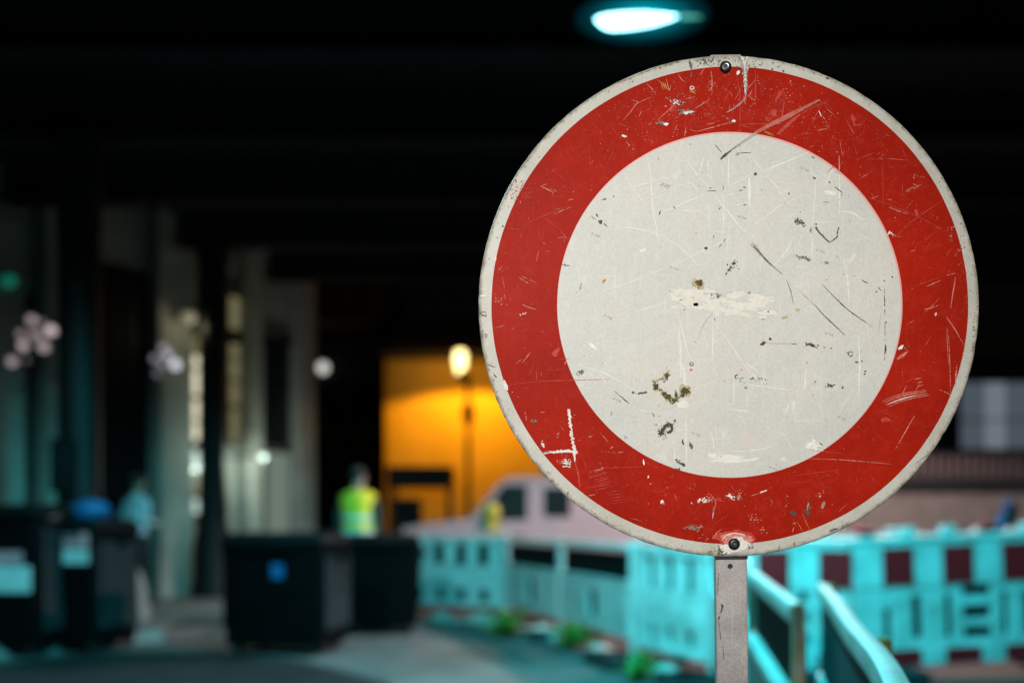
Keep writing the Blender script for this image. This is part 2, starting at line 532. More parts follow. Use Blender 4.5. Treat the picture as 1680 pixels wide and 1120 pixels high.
MB().lathe([(0, zt + .09), (.03, zt + .08), (.06, zt + .04), (.13, zt + .003), (0, zt + .003)], 14, Matrix.Translation((hx, 0, 0))).build('cap', M_iron, t, True)
sd = bpy.data.lights.new('sodium_light', 'SPOT')
sd.color = (1.0, 0.40, 0.012)
sd.energy = 540
sd.spot_size = R(150)
sd.spot_blend = 0.14
sd.shadow_soft_size = 0.1
so = bpy.data.objects.new('sodium_light', sd)
so.location = (hx + .12, 0.34, zt - 0.12)
so.parent = t
COL.objects.link(so)
so2 = point('sodium_glow', (hx, 0.32, zt - 0.1), (1.0, 0.42, 0.02), 62, 0.2)
so2.parent = t

# ------------------------------------------------------------------ right background: hoarding, railing, site cabin
HD = 14.5
t = thing('hoarding', 'low brown timber hoarding behind the red and white barriers', 'hoarding', (0, HD, 0))
x = px_x(1150, HD)
k = 0
while x < px_x(1900, HD):
    wd = 0.24
    h = 1.66 + random.uniform(-.012, .012)
    MB().box((x, random.uniform(-.008, .008), 0), (x + wd - .008, 0.03, h)).build('plank', M_wood, t)
    x += wd
MB().box((px_x(1150, HD), 0.031, 0.4), (px_x(1900, HD), 0.1, 0.5)).build('rail', M_wood, t)
MB().box((px_x(1150, HD), -0.04, 1.69), (px_x(1900, HD), 0.08, 1.88)).build('cap_board', M_iron, t)
t = thing('railing', 'rusty vertical bar railing above the brown hoarding', 'railing', (0, HD + .5, 0))
MB().bar((px_x(1150, HD), 0, 2.28), (px_x(1900, HD), 0, 2.28), .05, .05).build('rail', M_iron, t)
MB().bar((px_x(1150, HD), 0, 1.7), (px_x(1900, HD), 0, 1.7), .05, .05).build('rail', M_iron, t)
M_rust = mat('rusty_bar', (0.085, 0.055, 0.053), rough=0.8, var=0.4, scale=9)
x = px_x(1150, HD)
bar_mesh = None
while x < px_x(1900, HD):
    if bar_mesh is None:
        o = MB().box((-.035, -.02, 0), (.035, .02, 2.25)).build('bar', M_rust, t)
        bar_mesh = o.data
    else:
        o = link('bar', bar_mesh, None, t)
    o.location = (x, 0, 0)
    x += .13
CD = 18.0
t = thing('site_cabin', 'grey site cabin with a bluish lit window above the railing', 'cabin', (px_x(1720, CD), CD, 0))
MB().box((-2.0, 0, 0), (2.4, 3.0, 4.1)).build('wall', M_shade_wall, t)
MB().box((-2.05, -.05, 4.1), (2.45, 3.05, 4.25)).build('roof', M_iron, t)
f = MB().box((px_x(1566, CD) - px_x(1720, CD), -.05, py_z(742, CD)), (2.3, -.001, py_z(620, CD))).build('window', M_iron, t)
M_bluewin = lit('bluish_lit_glass', (0.50, 0.62, 0.76), 0.14)
M_bluewin2 = lit('brighter_bluish_glass', (0.62, 0.74, 0.86), 0.24)
x0 = px_x(1574, CD) - px_x(1720, CD)
for i in range(6):
    xa = x0 + i * .42
    MB().box((xa, -.07, py_z(736, CD)), (xa + .39, -.05, py_z(690, CD))).build('pane', M_bluewin2 if i in (1, 3) else M_bluewin, f)
    MB().box((xa, -.07, py_z(687, CD)), (xa + .39, -.05, py_z(628, CD))).build('pane', M_bluewin if i != 1 else M_bluewin2, f)
# a blue strap hung over the boards
c = P(1645, 838, HD - .12)
m = MB()
m.bar(c + Vector((-.05, 0, -.2)), c + Vector((.08, -.02, .2)), .11, .03)
m.bar(c + Vector((-.07, -.01, -.24)), c + Vector((-.03, 0, -.12)), .15, .04)
tag(m.build('strap', M_blue), 'dark blue cloth strap hanging on the brown hoarding', 'strap')

# ------------------------------------------------------------------ lamps under the bridge
tilt = Matrix.Rotation(R(-4), 4, 'Y')
M_cyan = mat('cyan_lamp_bowl', (0.6, 0.8, 0.8), rough=0.3, var=0.05, emit=(0.30, 0.82, 0.92), estr=7.5)
M_tip = lit('green_glowing_end', (0.14, 0.70, 0.58), 0.8)
M_halo = bpy.data.materials.new('painted_lamp_halo')  # emission fades outward: a halo painted on an added disc
n, l = nodes_of(M_halo)
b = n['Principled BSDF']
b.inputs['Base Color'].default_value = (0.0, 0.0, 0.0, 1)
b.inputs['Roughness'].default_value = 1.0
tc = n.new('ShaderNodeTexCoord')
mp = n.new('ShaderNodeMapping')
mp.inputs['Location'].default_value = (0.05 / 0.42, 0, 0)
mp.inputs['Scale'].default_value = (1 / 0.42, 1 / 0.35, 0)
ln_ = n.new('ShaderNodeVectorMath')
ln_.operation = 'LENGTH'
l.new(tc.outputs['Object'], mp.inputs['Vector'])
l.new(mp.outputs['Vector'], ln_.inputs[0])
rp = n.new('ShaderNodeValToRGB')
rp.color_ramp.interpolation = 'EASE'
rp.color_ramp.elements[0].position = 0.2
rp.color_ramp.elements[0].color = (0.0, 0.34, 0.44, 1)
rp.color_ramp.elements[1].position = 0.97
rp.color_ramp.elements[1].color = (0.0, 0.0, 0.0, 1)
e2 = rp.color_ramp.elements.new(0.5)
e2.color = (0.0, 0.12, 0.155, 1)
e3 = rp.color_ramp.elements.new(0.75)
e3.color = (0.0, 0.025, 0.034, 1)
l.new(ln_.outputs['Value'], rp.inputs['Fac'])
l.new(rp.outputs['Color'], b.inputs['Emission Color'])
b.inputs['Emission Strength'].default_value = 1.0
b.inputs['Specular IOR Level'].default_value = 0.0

def lamp_ring(cx, rx, ry, taper, z):
    pts = []
    for k in range(24):
        a = 2 * math.pi * k / 24
        xx, yy = math.cos(a), math.sin(a)
        pts.append(tilt @ Vector((cx + rx * xx, ry * (1.0 - taper * (xx + 1) / 2) * yy, z)))
    return pts

def bridge_lamp(lc, label, power, col):
    t = thing('bridge_lamp', label, 'lamp', lc, 0, 'lamps under the bridge')
    m = MB()        # bowl: fat to the left, tapering to the right
    m.loft([lamp_ring(-.14, .07, .026, .5, -.056), lamp_ring(-.12, .14, .046, .6, -.05), lamp_ring(-.09, .20, .062, .7, -.03), lamp_ring(-.07, .235, .070, .78, -.01), lamp_ring(-.065, .25, .072, .78, 0.0)])
    m.build('bowl', M_cyan, t, True)
    m = MB()
    m.loft([lamp_ring(-.04, .285, .076, .7, 0.003), lamp_ring(-.04, .285, .076, .7, .02), lamp_ring(-.03, .22, .06, .6, .05), lamp_ring(-.03, .13, .04, .5, .07)])
    m.build('housing', M_iron, t, True)
    MB().loft([[tilt @ Vector((x_, .022 * math.cos(a), -.010 + .020 * math.sin(a))) for a in [2 * math.pi * k / 12 for k in range(12)]] for x_ in (0.17, 0.28)]).build('end_glass', M_tip, t, True)
    m = MB()        # added disc round the bowl, its fading glow painted as the lamp's halo
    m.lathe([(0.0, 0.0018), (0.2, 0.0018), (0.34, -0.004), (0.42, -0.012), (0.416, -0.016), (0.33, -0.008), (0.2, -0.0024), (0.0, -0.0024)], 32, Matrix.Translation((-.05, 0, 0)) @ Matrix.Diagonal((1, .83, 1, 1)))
    m.build('halo_disc', M_halo, t, True)
    MB().tube([(0.2, 0, .05), (0.31, 0, .1), (0.46, 0, .22), (0.46, 0, 6.0 - lc.z - .002)], .016, 10).build('stem', M_iron, t, True)
    d_ = bpy.data.lights.new('cyan_light', 'SPOT')
    d_.color = col
    d_.energy = power
    d_.spot_size = R(174)
    d_.spot_blend = 0.25
    d_.shadow_soft_size = 0.09
    o_ = bpy.data.objects.new('cyan_light', d_)
    o_.location = (-.07, 0, -.10)
    o_.parent = t
    COL.objects.link(o_)
    return t

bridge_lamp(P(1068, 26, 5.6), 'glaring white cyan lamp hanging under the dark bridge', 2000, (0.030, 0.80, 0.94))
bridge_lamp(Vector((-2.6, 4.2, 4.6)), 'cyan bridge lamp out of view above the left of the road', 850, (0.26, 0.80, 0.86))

lc2 = P(1370, 440, 11.4)
t = thing('bridge_lamp', 'white bridge lamp hanging farther back, hidden behind the round sign', 'lamp', lc2, 0, 'lamps under the bridge')
M_white = mat('white_lamp_bowl', (0.8, 0.8, 0.8), rough=0.3, var=0.05, emit=(1.0, 0.76, 0.76), estr=9.0)
MB().lathe([(0, -.1), (.1, -.09), (.17, -.04), (.19, 0), (0, 0)], 20).build('bowl', M_white, t, True)
MB().lathe([(0, .1), (.1, .09), (.2, .03), (.2, .003), (0, .003)], 20).build('housing', M_galv, t, True)
MB().tube([(0, 0, .1), (0, 0, 6.0 - lc2.z - .002)], .022, 8).build('stem', M_iron, t)
wd_ = bpy.data.lights.new('white_light', 'SPOT')
wd_.color = (1.0, 0.78, 0.78)
wd_.energy = 2500
wd_.spot_size = R(154)
wd_.spot_blend = 0.25
wd_.shadow_soft_size = 0.12
wo_ = bpy.data.objects.new('white_light', wd_)
wo_.location = (0, 0, -.14)
wo_.parent = t
COL.objects.link(wo_)

# work lamp on a tripod behind the photographer: it lights the sign's face
wl = Vector((-0.05, -2.15, 2.42))
t = thing('work_lamp', 'tripod work lamp standing behind the viewpoint, aimed at the sign', 'lamp', (wl.x, wl.y, 0))
MB().tube([(0, 0, .5), (0, 0, wl.z - .1)], .02, 10).build('pole', M_galv, t)
for k in range(3):
    a = k * 2 * math.pi / 3 + .5
    MB().tube([(0, 0, .95), (.55 * math.cos(a), .55 * math.sin(a), 0.012)], .014, 8).build('leg', M_galv, t)
tgt = Vector((0.185, 1.194, 1.51))
dirv = (tgt - wl).normalized()
Mw = dirv.to_track_quat('Z', 'Y').to_matrix().to_4x4()
Mw.translation = Vector((0, 0, wl.z))
MB().lathe([(0, -.16), (.06, -.15), (.13, -.04), (.135, 0), (.12, 0), (.1, -.06), (0, -.1)], 20, Mw).build('head', M_iron, t, True)
sd = bpy.data.lights.new('work_light', 'SPOT')
sd.color = (1.0, 0.98, 0.945)
sd.energy = 540
sd.spot_size = R(21)
sd.spot_blend = 0.95
sd.shadow_soft_size = 0.10
so = bpy.data.objects.new('work_light', sd)
so.location = (0, 0, wl.z)
so.rotation_euler = dirv.to_track_quat('-Z', 'Y').to_euler()
so.parent = t
COL.objects.link(so)

# ================================================================== BARRIERS
M_dark_back = mat('net_and_slot_dark', (0.004, 0.0045, 0.0045), rough=0.9, var=0.4, scale=30, spec=0.1)  # netting in the gaps, and black sheet for the dark behind slots
def frame_at(p0, p1, z0=0.0, z1=0.0):
    p0, p1 = Vector((p0[0], p0[1], z0)), Vector((p1[0], p1[1], z1))
    d = p1 - p0
    L = d.length
    rz = math.atan2(d.y, d.x)
    ry = -math.asin(d.z / L)
    return p0, L, rz, ry

def feet(t, xs, z=0.0):
    for x in xs:
        MB().box((x - .2, -.38, z), (x + .2, .38, z + .1), bevel=.015).build('foot', M_rubber, t)

def barrier_slotted(p0, p1, label, z0=0, z1=0, H=1.07, grp='white plastic fence panels'):
    o, L, rz, ry = frame_at(p0, p1, z0, z1)
    t = thing('barrier', label, 'barrier', o, rz, grp)
    t.rotation_euler = (0, ry, rz)
    MB().box((0.03, -.03, H - .09), (L - .03, .03, H), bevel=.008).build('top_rail', M_plastic_w, t)
    MB().box((0.03, -.022, .40), (L - .03, .022, .70)).build('plate', M_plastic_w, t)
    MB().box((0.03, -.03, .17), (L - .03, .03, .24), bevel=.008).build('bottom_rail', M_plastic_w, t)
    MB().box((.04, .024, .2), (L - .04, .028, H - .095)).build('dark_backing', M_dark_back, t)  # added black sheet: the dark seen through the slots, put in as colour
    n_ = max(2, round(L / .42))
    for i in range(n_ + 1):
        x = .04 + i * (L - .28) / n_
        MB().box((x, -.02, .701), (x + .17, .02, H - .091)).build('upright', M_plastic_w, t)
        MB().box((x, -.02, .241), (x + .20, .02, .399)).build('upright', M_plastic_w, t)
        MB().box((x + .04, -.034, .43), (x + .075, -.0225, .71)).build('rib', M_plastic_w, t)
    for x in (0.0, L):
        MB().box((x - .028, -.028, .1), (x + .028, .028, H + .04), bevel=.006).build('post', M_plastic_w, t)
    feet(t, (0.04, L - .04))
    return t

def barrier_plate(p0, p1, label, z0=0, z1=0, H=1.07, postmat=None, railmat=None, platemat=None, grp='white plastic fence panels', nearfoot=True):
    o, L, rz, ry = frame_at(p0, p1, z0, z1)
    t = thing('barrier', label, 'barrier', o, rz, grp)
    t.rotation_euler = (0, ry, rz)
    MB().box((0.025, -.024, H - .065), (L - .025, .024, H), bevel=.016).build('top_rail', railmat or M_plastic_w, t)
    # lower plate with a hand slot in the middle
    s = L / 2
    zs0, zs1 = .34, .60
    MB().box((0.025, -.022, .22), (s - .14, .022, .70)).build('plate', platemat or M_plastic_w, t)
    MB().box((s + .14, -.022, .22), (L - .025, .022, .70)).build('plate', platemat or M_plastic_w, t)
    MB().box((s - .14, -.022, zs1), (s + .14, .022, .70)).build('plate', platemat or M_plastic_w, t)
    MB().box((s - .14, -.022, .22), (s + .14, .022, zs0)).build('plate', platemat or M_plastic_w, t)
    MB().box((0.025, -.03, .701), (L - .025, .03, .735)).build('rail', railmat or M_plastic_w, t)
    MB().box((.03, .0235, .23), (L - .03, .0275, H - .08)).build('dark_backing', M_dark_back, t)
    for x in (0.0, L):
        MB().box((x - .018, -.018, .1), (x + .018, .018, H + .006), bevel=.005).build('post', postmat or M_plastic_w, t)
    feet(t, (0.04, L - .04))
    return t

barrier_slotted((-3.5, 13.95), (-1.55, 13.35), 'white slotted barrier panel mostly hidden behind the black bins')
barrier_slotted((-1.5, 13.33), (-.08, 12.5), 'cyan lit slotted barrier panel just right of the black bins')
barrier_plate((-.06, 12.46), (.52, 10.86), 'cyan lit barrier panel with solid lower plate, beside the slotted one left')
barrier_plate((.54, 10.80), (1.07, 8.93), 'cyan lit barrier panel with solid plate ending at the tall pale post')
barrier_slotted((1.10, 8.83), (1.56, 7.75), 'cyan lit slotted barrier panel showing just left of the sign post')
barrier_plate((1.56, 7.68), (1.44, 6.3), 'barrier panel hidden behind the sign post, farther one')
barrier_plate((1.43, 6.22), (1.20, 5.03), 'barrier panel hidden behind the sign post, nearer one')
M_oldpost = mat('mossy_post', (0.34, 0.33, 0.29), rough=0.8, var=0.5, scale=9, col2=(0.20, 0.25, 0.09))
barrier_plate((1.19, 4.98), (0.862, 3.0), 'steeply receding barrier panel just right of the sign post', 0.0, -.01, 1.05, M_oldpost, M_plastic_dim, M_plastic_shade)
def curved_barrier(pts, label, H=1.06):
    """one bent run of fence: rail, lower rail, slats and plate follow the curve"""
    fine = cat2(pts)
    o = Vector((fine[0][0], fine[0][1], 0))
    t = thing('barrier', label, 'barrier', o, 0, 'white plastic fence panels')
    P_ = [Vector((x, y, 0)) - o for x, y in fine]
    def side(i):
        a, b_ = P_[max(0, i - 1)], P_[min(len(P_) - 1, i + 1)]
        d = (b_ - a).normalized()
        return Vector((d.y, -d.x, 0))
    def sweep(name, z0, z1, hw_, material, r=.0):
        rings = []
        zc, hz = (z0 + z1) / 2, (z1 - z0) / 2
        n_ = 12 if r else 4
        for i, p in enumerate(P_):
            sd_ = side(i)
            ring = []
            for k in range(n_):
                a = 2 * math.pi * (k + .5) / n_
                if r:
                    cx = max(-1, min(1, 1.25 * math.cos(a)))
                    cz = max(-1, min(1, 1.25 * math.sin(a)))
                else:
                    cx = 1 if math.cos(a) > 0 else -1
                    cz = 1 if math.sin(a) > 0 else -1
                ring.append(p + sd_ * hw_ * cx + Vector((0, 0, zc + hz * cz)))
            rings.append(ring)
        return MB().loft(rings).build(name, material, t, bool(r))
    sweep('top_rail', H - .05, H, .021, M_plastic_dim, 1)
    sweep('rail', .69, .735, .02, M_plastic_dim, 1)
    sweep('plate', .2, .689, .014, M_plastic_shade)
    sweep('dark_backing', .736, H - .051, .003, M_net2)
    acc, last = 0.0, P_[0]
    for i, p in enumerate(P_):
        acc += (p - last).length
        last = p
        if acc > .10:
            acc = 0.0
            sd_ = side(i)
            MB().bar(p - sd_ * .010 + Vector((0, 0, .736)), p - sd_ * .010 + Vector((0, 0, H - .061)), .03, .010, up=tuple(sd_)).build('slat', M_plastic_dim, t)
    n_ = len(P_)
    for i in (0, n_ // 2, n_ - 1):
        q = P_[i] - side(i) * .028
        po = MB().box((q.x - .017, q.y - .017, .1), (q.x + .017, q.y + .017, H - .012), bevel=.005).build('post', M_oldpost, t)
        MB().box((q.x - .022, q.y - .022, H - .075), (q.x + .022, q.y + .022, H - .004), bevel=.008).build('moss_cap', M_leaf_dull, po)
        MB().box((q.x - .2, q.y - .3, 0), (q.x + .2, q.y + .3, .098), bevel=.015).build('foot', M_rubber, t)
    return t
def cat2(pts, n_=10):
    q = [pts[0]] + list(pts) + [pts[-1]]
    out = []
    for i in range(1, len(q) - 2):
        p0, p1, p2, p3 = q[i - 1], q[i], q[i + 1], q[i + 2]
        for k in range(n_):
            u = k / n_
            out.append(tuple(.5 * (2 * p1[c] + (p2[c] - p0[c]) * u + (2 * p0[c] - 5 * p1[c] + 4 * p2[c] - p3[c]) * u * u + (3 * p1[c] - p0[c] - 3 * p2[c] + p3[c]) * u ** 3) for c in (0, 1)))
    out.append(tuple(pts[-1]))
    return out
M_net2 = mat('grey_green_netting', (0.022, 0.027, 0.027), rough=0.9, var=0.4, scale=30, spec=0.1)
M_leaf_dull = mat('moss', (0.16, 0.20, 0.03), rough=0.95, var=0.5, scale=40, bump=0.6)
curved_barrier([(1.14, 3.66), (.96, 2.95), (.79, 2.31), (.669, 1.82), (.565, 1.46), (.40, .95)], 'nearest slatted fence run sweeping down right of the sign, with mossy posts')

# red and white barriers (right)
def barrier_striped(p0, p1, label, z0=0, z1=0, phase=0, L_force=None, grp='red and white road barriers'):
    o, L, rz, ry = frame_at(p0, p1, z0, z1)
    t = thing('road_barrier', label, 'barrier', o, rz, grp)
    t.rotation_euler = (0, ry, rz)
    MB().box((0, -.03, .665), (L, .03, 1.03), bevel=.012).build('top_board', M_plastic_w, t)
    MB().box((0.0, -.04, 1.031), (L, .04, 1.085), bevel=.012).build('rim', M_plastic_w, t)
    n_ = int(round(L / .245))
    st = L / n_
    for i in range(n_):
        if (i + phase) % 2 == 0:
            MB().box((i * st + .0, -.0335, .685), ((i + 1) * st + .012, -.0305, .995)).build('red_stripe', M_plastic_r, t)
            MB().box((i * st + .0, -.0335, .045), ((i + 1) * st + .05, -.0305, .175)).build('red_stripe', M_plastic_r, t)
    MB().box((0, -.03, .03), (L, .03, .19), bevel=.01).build('bottom_board', M_plastic_w, t)
    # body between the boards: uprights with cut-outs, ladder in the middle
    def up(x0, x1, z0_=.191, z1_=.664):
        MB().box((x0, -.022, z0_), (x1, .022, z1_)).build('upright', M_plastic_w, t)
    a = 0.0
    cuts = [(.25, .32), (.49, .58), (L / 2 - .24, L / 2 - .17), (L / 2 + .24, L / 2 + .31), (L - .58, L - .49), (L - .32, L - .25)]
    for c0, c1 in cuts:
        if a < L / 2 - .2 and c0 > L / 2:
            pass
        if not (a >= L / 2 - .18 and c1 <= L / 2 + .32):
            up(a, c0)
        a = c1
    up(a, L)
    lx0, lx1 = L / 2 - .17, L / 2 + .24
    up(lx0, lx0 + .08)
    up(lx1 - .08, lx1)
    for zz0, zz1 in ((.191, .24), (.33, .40), (.50, .58)):
        MB().box((lx0 + .081, -.02, zz0), (lx1 - .081, .02, zz1)).build('rung', M_plastic_w, t)
    for c0, c1 in cuts:
        MB().box((c0, -.018, .192), (c1, .018, .25)).build('web', M_plastic_w, t)
        MB().box((c0, -.018, .50 if c0 < .4 else .60), (c1, .018, .663)).build('web', M_plastic_w, t)
    MB().box((.01, .0225, .2), (L - .01, .0265, .66)).build('dark_backing', M_dark_back, t)  # black sheet added behind the cut-outs to paint them dark
    for k in range(int(L / .34)):
        MB().box((.08 + k * .34, -.025, 1.086), (.2 + k * .34, .025, 1.15), bevel=.006).build('stub', M_plastic_w if k % 3 else M_plastic_r, t)
    feet(t, (.25, L - .25), -.06)
    return t

barrier_striped((px_x(1402, 8.0), 8.0), (px_x(1402, 8.0) + 2.0, 8.16), 'red and white plastic barrier at the right edge of the picture', 0.06, 0.14, 1)
barrier_striped((px_x(1192, 8.1), 8.1), (px_x(1402, 8.0) - .05, 7.98), 'red and white barrier half hidden behind the sign and curving fence', 0.05, 0.05, 1)
barrier_striped((2.42, 10.3), (4.3, 10.3), 'farther red and white barrier behind the front one, beside the sign', 0.05, 0.05, 0)
barrier_striped((4.35, 10.3), (6.35, 10.25), 'farther red and white barrier behind the front one, at right edge', 0.05, 0.05, 0)
barrier_striped((px_x(1402, 8.0) + 2.05, 8.2), (px_x(1402, 8.0) + 4.05, 8.4), 'red and white barrier continuing beyond the right picture edge', 0.12, 0.12, 0)
slab_o = slab('kerb_slab', [(2.0, 9.6), (9, 9.6), (9, 11.2), (2.0, 11.2)], 0.0, 0.10, M_paving)
tag(slab_o, kind='structure')

# warning lamp on the fence
c = P(808, 872, 12.55)
t = thing('warning_lamp', 'amber round warning lamp standing on the cyan fence', 'lamp', c)
MB().box((-.075, -.06, .0), (.075, .06, .16), bevel=.02).build('battery_box', M_amber, t)
Mr = Matrix.Translation((0, 0, .26)) @ Matrix.Rotation(R(90), 4, 'X')
MB().lathe([(0, .05), (.06, .045), (.1, .02), (.115, 0), (.1, -.02), (.06, -.045), (0, -.05)], 20, Mr).build('lens', M_amber, t, True)
MB().lathe([(.112, .03), (.128, .03), (.128, -.03), (.112, -.03), (.112, .03)], 20, Mr).build('rim', M_rubber, t)

# ================================================================== BINS
def wheelie(px, py_b, wpx, top_py, label, rot=0.0, d=None, side=True, sticker=None):
    d = d or CAM_H * FPX / (py_b - HOR)
    x = px_x(px, d)
    Wd = wpx * d / FPX
    H = py_z(top_py, d)
    t = thing('waste_container', label, 'bin', (x, d, 0.0), rot, 'large black waste containers')
    hw, dp = Wd / 2, .38
    b0, b1 = .93, 1.0
    zt = H - .13
    m = MB()
    def rr(sx_, sy_, z, r=.06):
        pts = []
        for cx, cy, a0 in ((1, 1, 0), (-1, 1, 90), (-1, -1, 180), (1, -1, 270)):
            for k in range(4):
                a = R(a0 + k * 30)
                pts.append((cx * (sx_ - r) + r * math.cos(a), cy * (sy_ - r) + r * math.sin(a), z))
        return pts
    m.loft([rr(hw * b0, dp * b0, .085), rr(hw * .96, dp * .96, .6), rr(hw * .985, dp * .985, zt - .02), rr(hw * .985, dp * .985, zt)])
    m.build('body', M_bin, t, True)
    MB().loft([rr(hw * 1.02, dp * 1.04, zt + .001), rr(hw * 1.02, dp * 1.04, zt + .045)]).build('rim', M_bin, t)
    m = MB()
    m.loft([rr(hw * 1.0, dp * 1.02, zt + .046), rr(hw * .99, dp * .97, zt + .085), rr(hw * .93, dp * .8, zt + .115), rr(hw * .8, dp * .5, zt + .13)])
    m.build('lid', M_bin_side, t, True)
    for sy in (-1,):
        MB().tube([(-hw * .5, sy * dp * 1.04, zt - .03), (-hw * .5, sy * (dp + .07), zt - .01), (hw * .5, sy * (dp + .07), zt - .01), (hw * .5, sy * dp * 1.04, zt - .03)], .014, 8).build('handle', M_bin, t, True)
    for sx_ in (-1, 1):
        MB().lathe([(0, 0), (.04, 0), (.04, .07), (.02, .09), (0, .09)], 12, Matrix.Translation((sx_ * hw * 1.0, 0, zt - .1)) @ Matrix.Rotation(R(90) * sx_, 4, 'Y')).build('lifting_pin', M_bin, t)
        MB().box((sx_ * (hw * .985 + .004) - .003, -dp * .8, .25), (sx_ * (hw * .985 + .004) + .003, dp * .8, zt - .1)).build('side_panel_or_lit_sheet', M_bin_lit, t)  # added thin sheet, paler so that the side looks lit
        # ribs down the side
        for yy in (-.2, .0, .2):
            MB().bar((sx_ * (hw * .93 + .012), yy, .3), (sx_ * (hw * .985 + .012), yy, zt - .08), .03, .05).build('rib', M_bin_side, t)
    for sx_ in (-1, 1):
        for sy in (-1, 1):
            wx, wy = sx_ * hw * .72, sy * dp * .7
            wlr = MB().lathe([(0, -.025), (.075, -.025), (.09, -.015), (.09, .015), (.075, .025), (0, .025)], 16,
                             Matrix.Translation((wx, wy, .09)) @ Matrix.Rotation(R(90), 4, 'Y')).build('wheel', M_rubber, t, True)
            MB().box((wx - .04, wy - .03, .1), (wx - .03, wy + .03, .17)).box((wx + .03, wy - .03, .1), (wx + .04, wy + .03, .17)).box((wx - .04, wy - .04, .172), (wx + .04, wy + .04, .18)).build('caster_fork', M_galv, t)
    for (sx0, sx1, z0, z1, mm, nm) in sticker or []:
        yy = -(dp * (.93 + .06 * ((z0 + z1) / 2 - .16) / (zt - .16)) + .012)
        MB().box((sx0, yy - .004, z0), (sx1, yy, z1)).build(nm, mm, t)
    return t

# two labelled bins at the left edge
def zz(py, d): return py_z(py, d)
d1 = 9.6
wheelie(28, 0, 150, 826, 'black waste container at the left edge with a large cyan white label', R(-4), d1,
        sticker=[(px_x(-30, d1) - px_x(28, d1), px_x(88, d1) - px_x(28, d1), zz(966, d1), zz(925, d1), M_label_w, 'label'),
                 (px_x(12, d1) - px_x(28, d1), px_x(75, d1) - px_x(28, d1), zz(923, d1), zz(902, d1), M_label_p, 'label')])
d2 = 9.95
wheelie(150, 0, 104, 850, 'black waste container with pink and white label under a blue bag', R(-14), d2,
        sticker=[(px_x(122, d2) - px_x(150, d2), px_x(192, d2) - px_x(150, d2), zz(921, d2), zz(899, d2), M_label_w, 'label'),
                 (px_x(122, d2) - px_x(150, d2), px_x(192, d2) - px_x(150, d2), zz(896, d2), zz(872, d2), M_label_p, 'label')])
# papers lying on the first bin, bag on the second
for px, mm, lb in ((10, M_label_w, 'crumpled white paper on the leftmost bin, nearest the picture edge'), (45, M_label_w, 'wide white paper on the leftmost bin lid, middle one'), (84, M_label_p, 'small pinkish paper on the leftmost bin lid, right one')):
    q = P(px, 846, d1 - .2)
    m = MB()
    pts = []
    for i in range(5):
        for j in range(4):
            pts.append(m.bm.verts.new((q.x + (i - 2) * .035, q.y + (j - 1.5) * .05, q.z - .015 + random.uniform(-.02, .025))))
    for i in range(4):
        for j in range(3):
            m.bm.faces.new((pts[i * 4 + j], pts[(i + 1) * 4 + j], pts[(i + 1) * 4 + j + 1], pts[i * 4 + j + 1]))
    o = m.build('paper', mm)
    sm = o.modifiers.new('thick', 'SOLIDIFY')
    sm.thickness = .003
    tag(o, lb, 'paper')
def lump(name, c, r, sc, material, label=None, cat=None, group=None, seed=0, amp=.25, sub=3):
    b = MB()
    bmesh.ops.create_icosphere(b.bm, subdivisions=sub, radius=1.0)
    for v in b.bm.verts:
        k = 1 + amp * noise.noise(v.co * 1.7 + Vector((seed * 3.1, seed, 0))) + amp * .5 * noise.noise(v.co * 4 + Vector((seed, 0, seed)))
        v.co = Vector((v.co.x * sc[0], v.co.y * sc[1], v.co.z * sc[2])) * r * k
    o = b.build(name, material, None, True)
    o.location = c
    return tag(o, label, cat, group)
q = P(148, 838, d2)
lump('rubbish_bag', q, .19, (1, .8, .6), M_blue, 'bulging bright blue rubbish bag on the labelled bin', 'bag', None, 3, .3)

dA = 9.75
wheelie(472, 0, 178, 872, 'black waste container in the middle of the road with a small blue sticker', R(-12), dA,
        sticker=[(px_x(474, dA) - px_x(472, dA), px_x(494, dA) - px_x(472, dA), zz(944, dA), zz(922, dA), M_blue, 'sticker')])
dB = 11.4
wheelie(628, 0, 120, 874, 'black waste container behind the blue stickered one, beside the fence', R(6), dB)

# ================================================================== small things along the fence
def weed(px, py, label, s, seed):
    rnd = random.Random(seed)
    d = CAM_H * FPX / (py - HOR)
    t = thing('weed', label, 'plant', (px_x(px, d), d, 0.0), 0, 'green weeds along the fence')
    lf = MB()
    for k in range(70):
        a = rnd.uniform(0, 2 * math.pi)
        L = rnd.uniform(.12, .34) * s
        r0 = rnd.uniform(0, .16) * s
        up = rnd.uniform(.25, .9)
        b0 = Vector((r0 * math.cos(a * 1.7), r0 * math.sin(a * 1.7), .01))
        dr = Vector((math.cos(a), math.sin(a), 0))
        sd_ = Vector((-math.sin(a), math.cos(a), 0)) * rnd.uniform(.012, .03) * s
        m1 = b0 + dr * L * .45 + Vector((0, 0, L * up))
        m2 = b0 + dr * L + Vector((0, 0, L * up * .75))
        v = [lf.bm.verts.new(p) for p in (b0, m1 + sd_, m2, m1 - sd_)]
        lf.bm.faces.new((v[0], v[1], v[3]))
        lf.bm.faces.new((v[1], v[2], v[3]))
    tag(lf.build('leaves', M_leaf, t), kind='stuff')
    MB().tube([(0, 0, 0), (.01, 0, .12 * s), (.0, .02, .2 * s)], [.008, .006, .003], 6).build('stem', M_leaf, t)
    return t
weed(832, 1046, 'green weed tuft at the fence foot, farthest of three', 1.15, 1)
weed(940, 1066, 'green weed tuft at the fence foot, middle of three', 1.0, 2)
weed(1048, 1118, 'green weed tuft below the pale fence post, nearest of three', 0.8, 3)
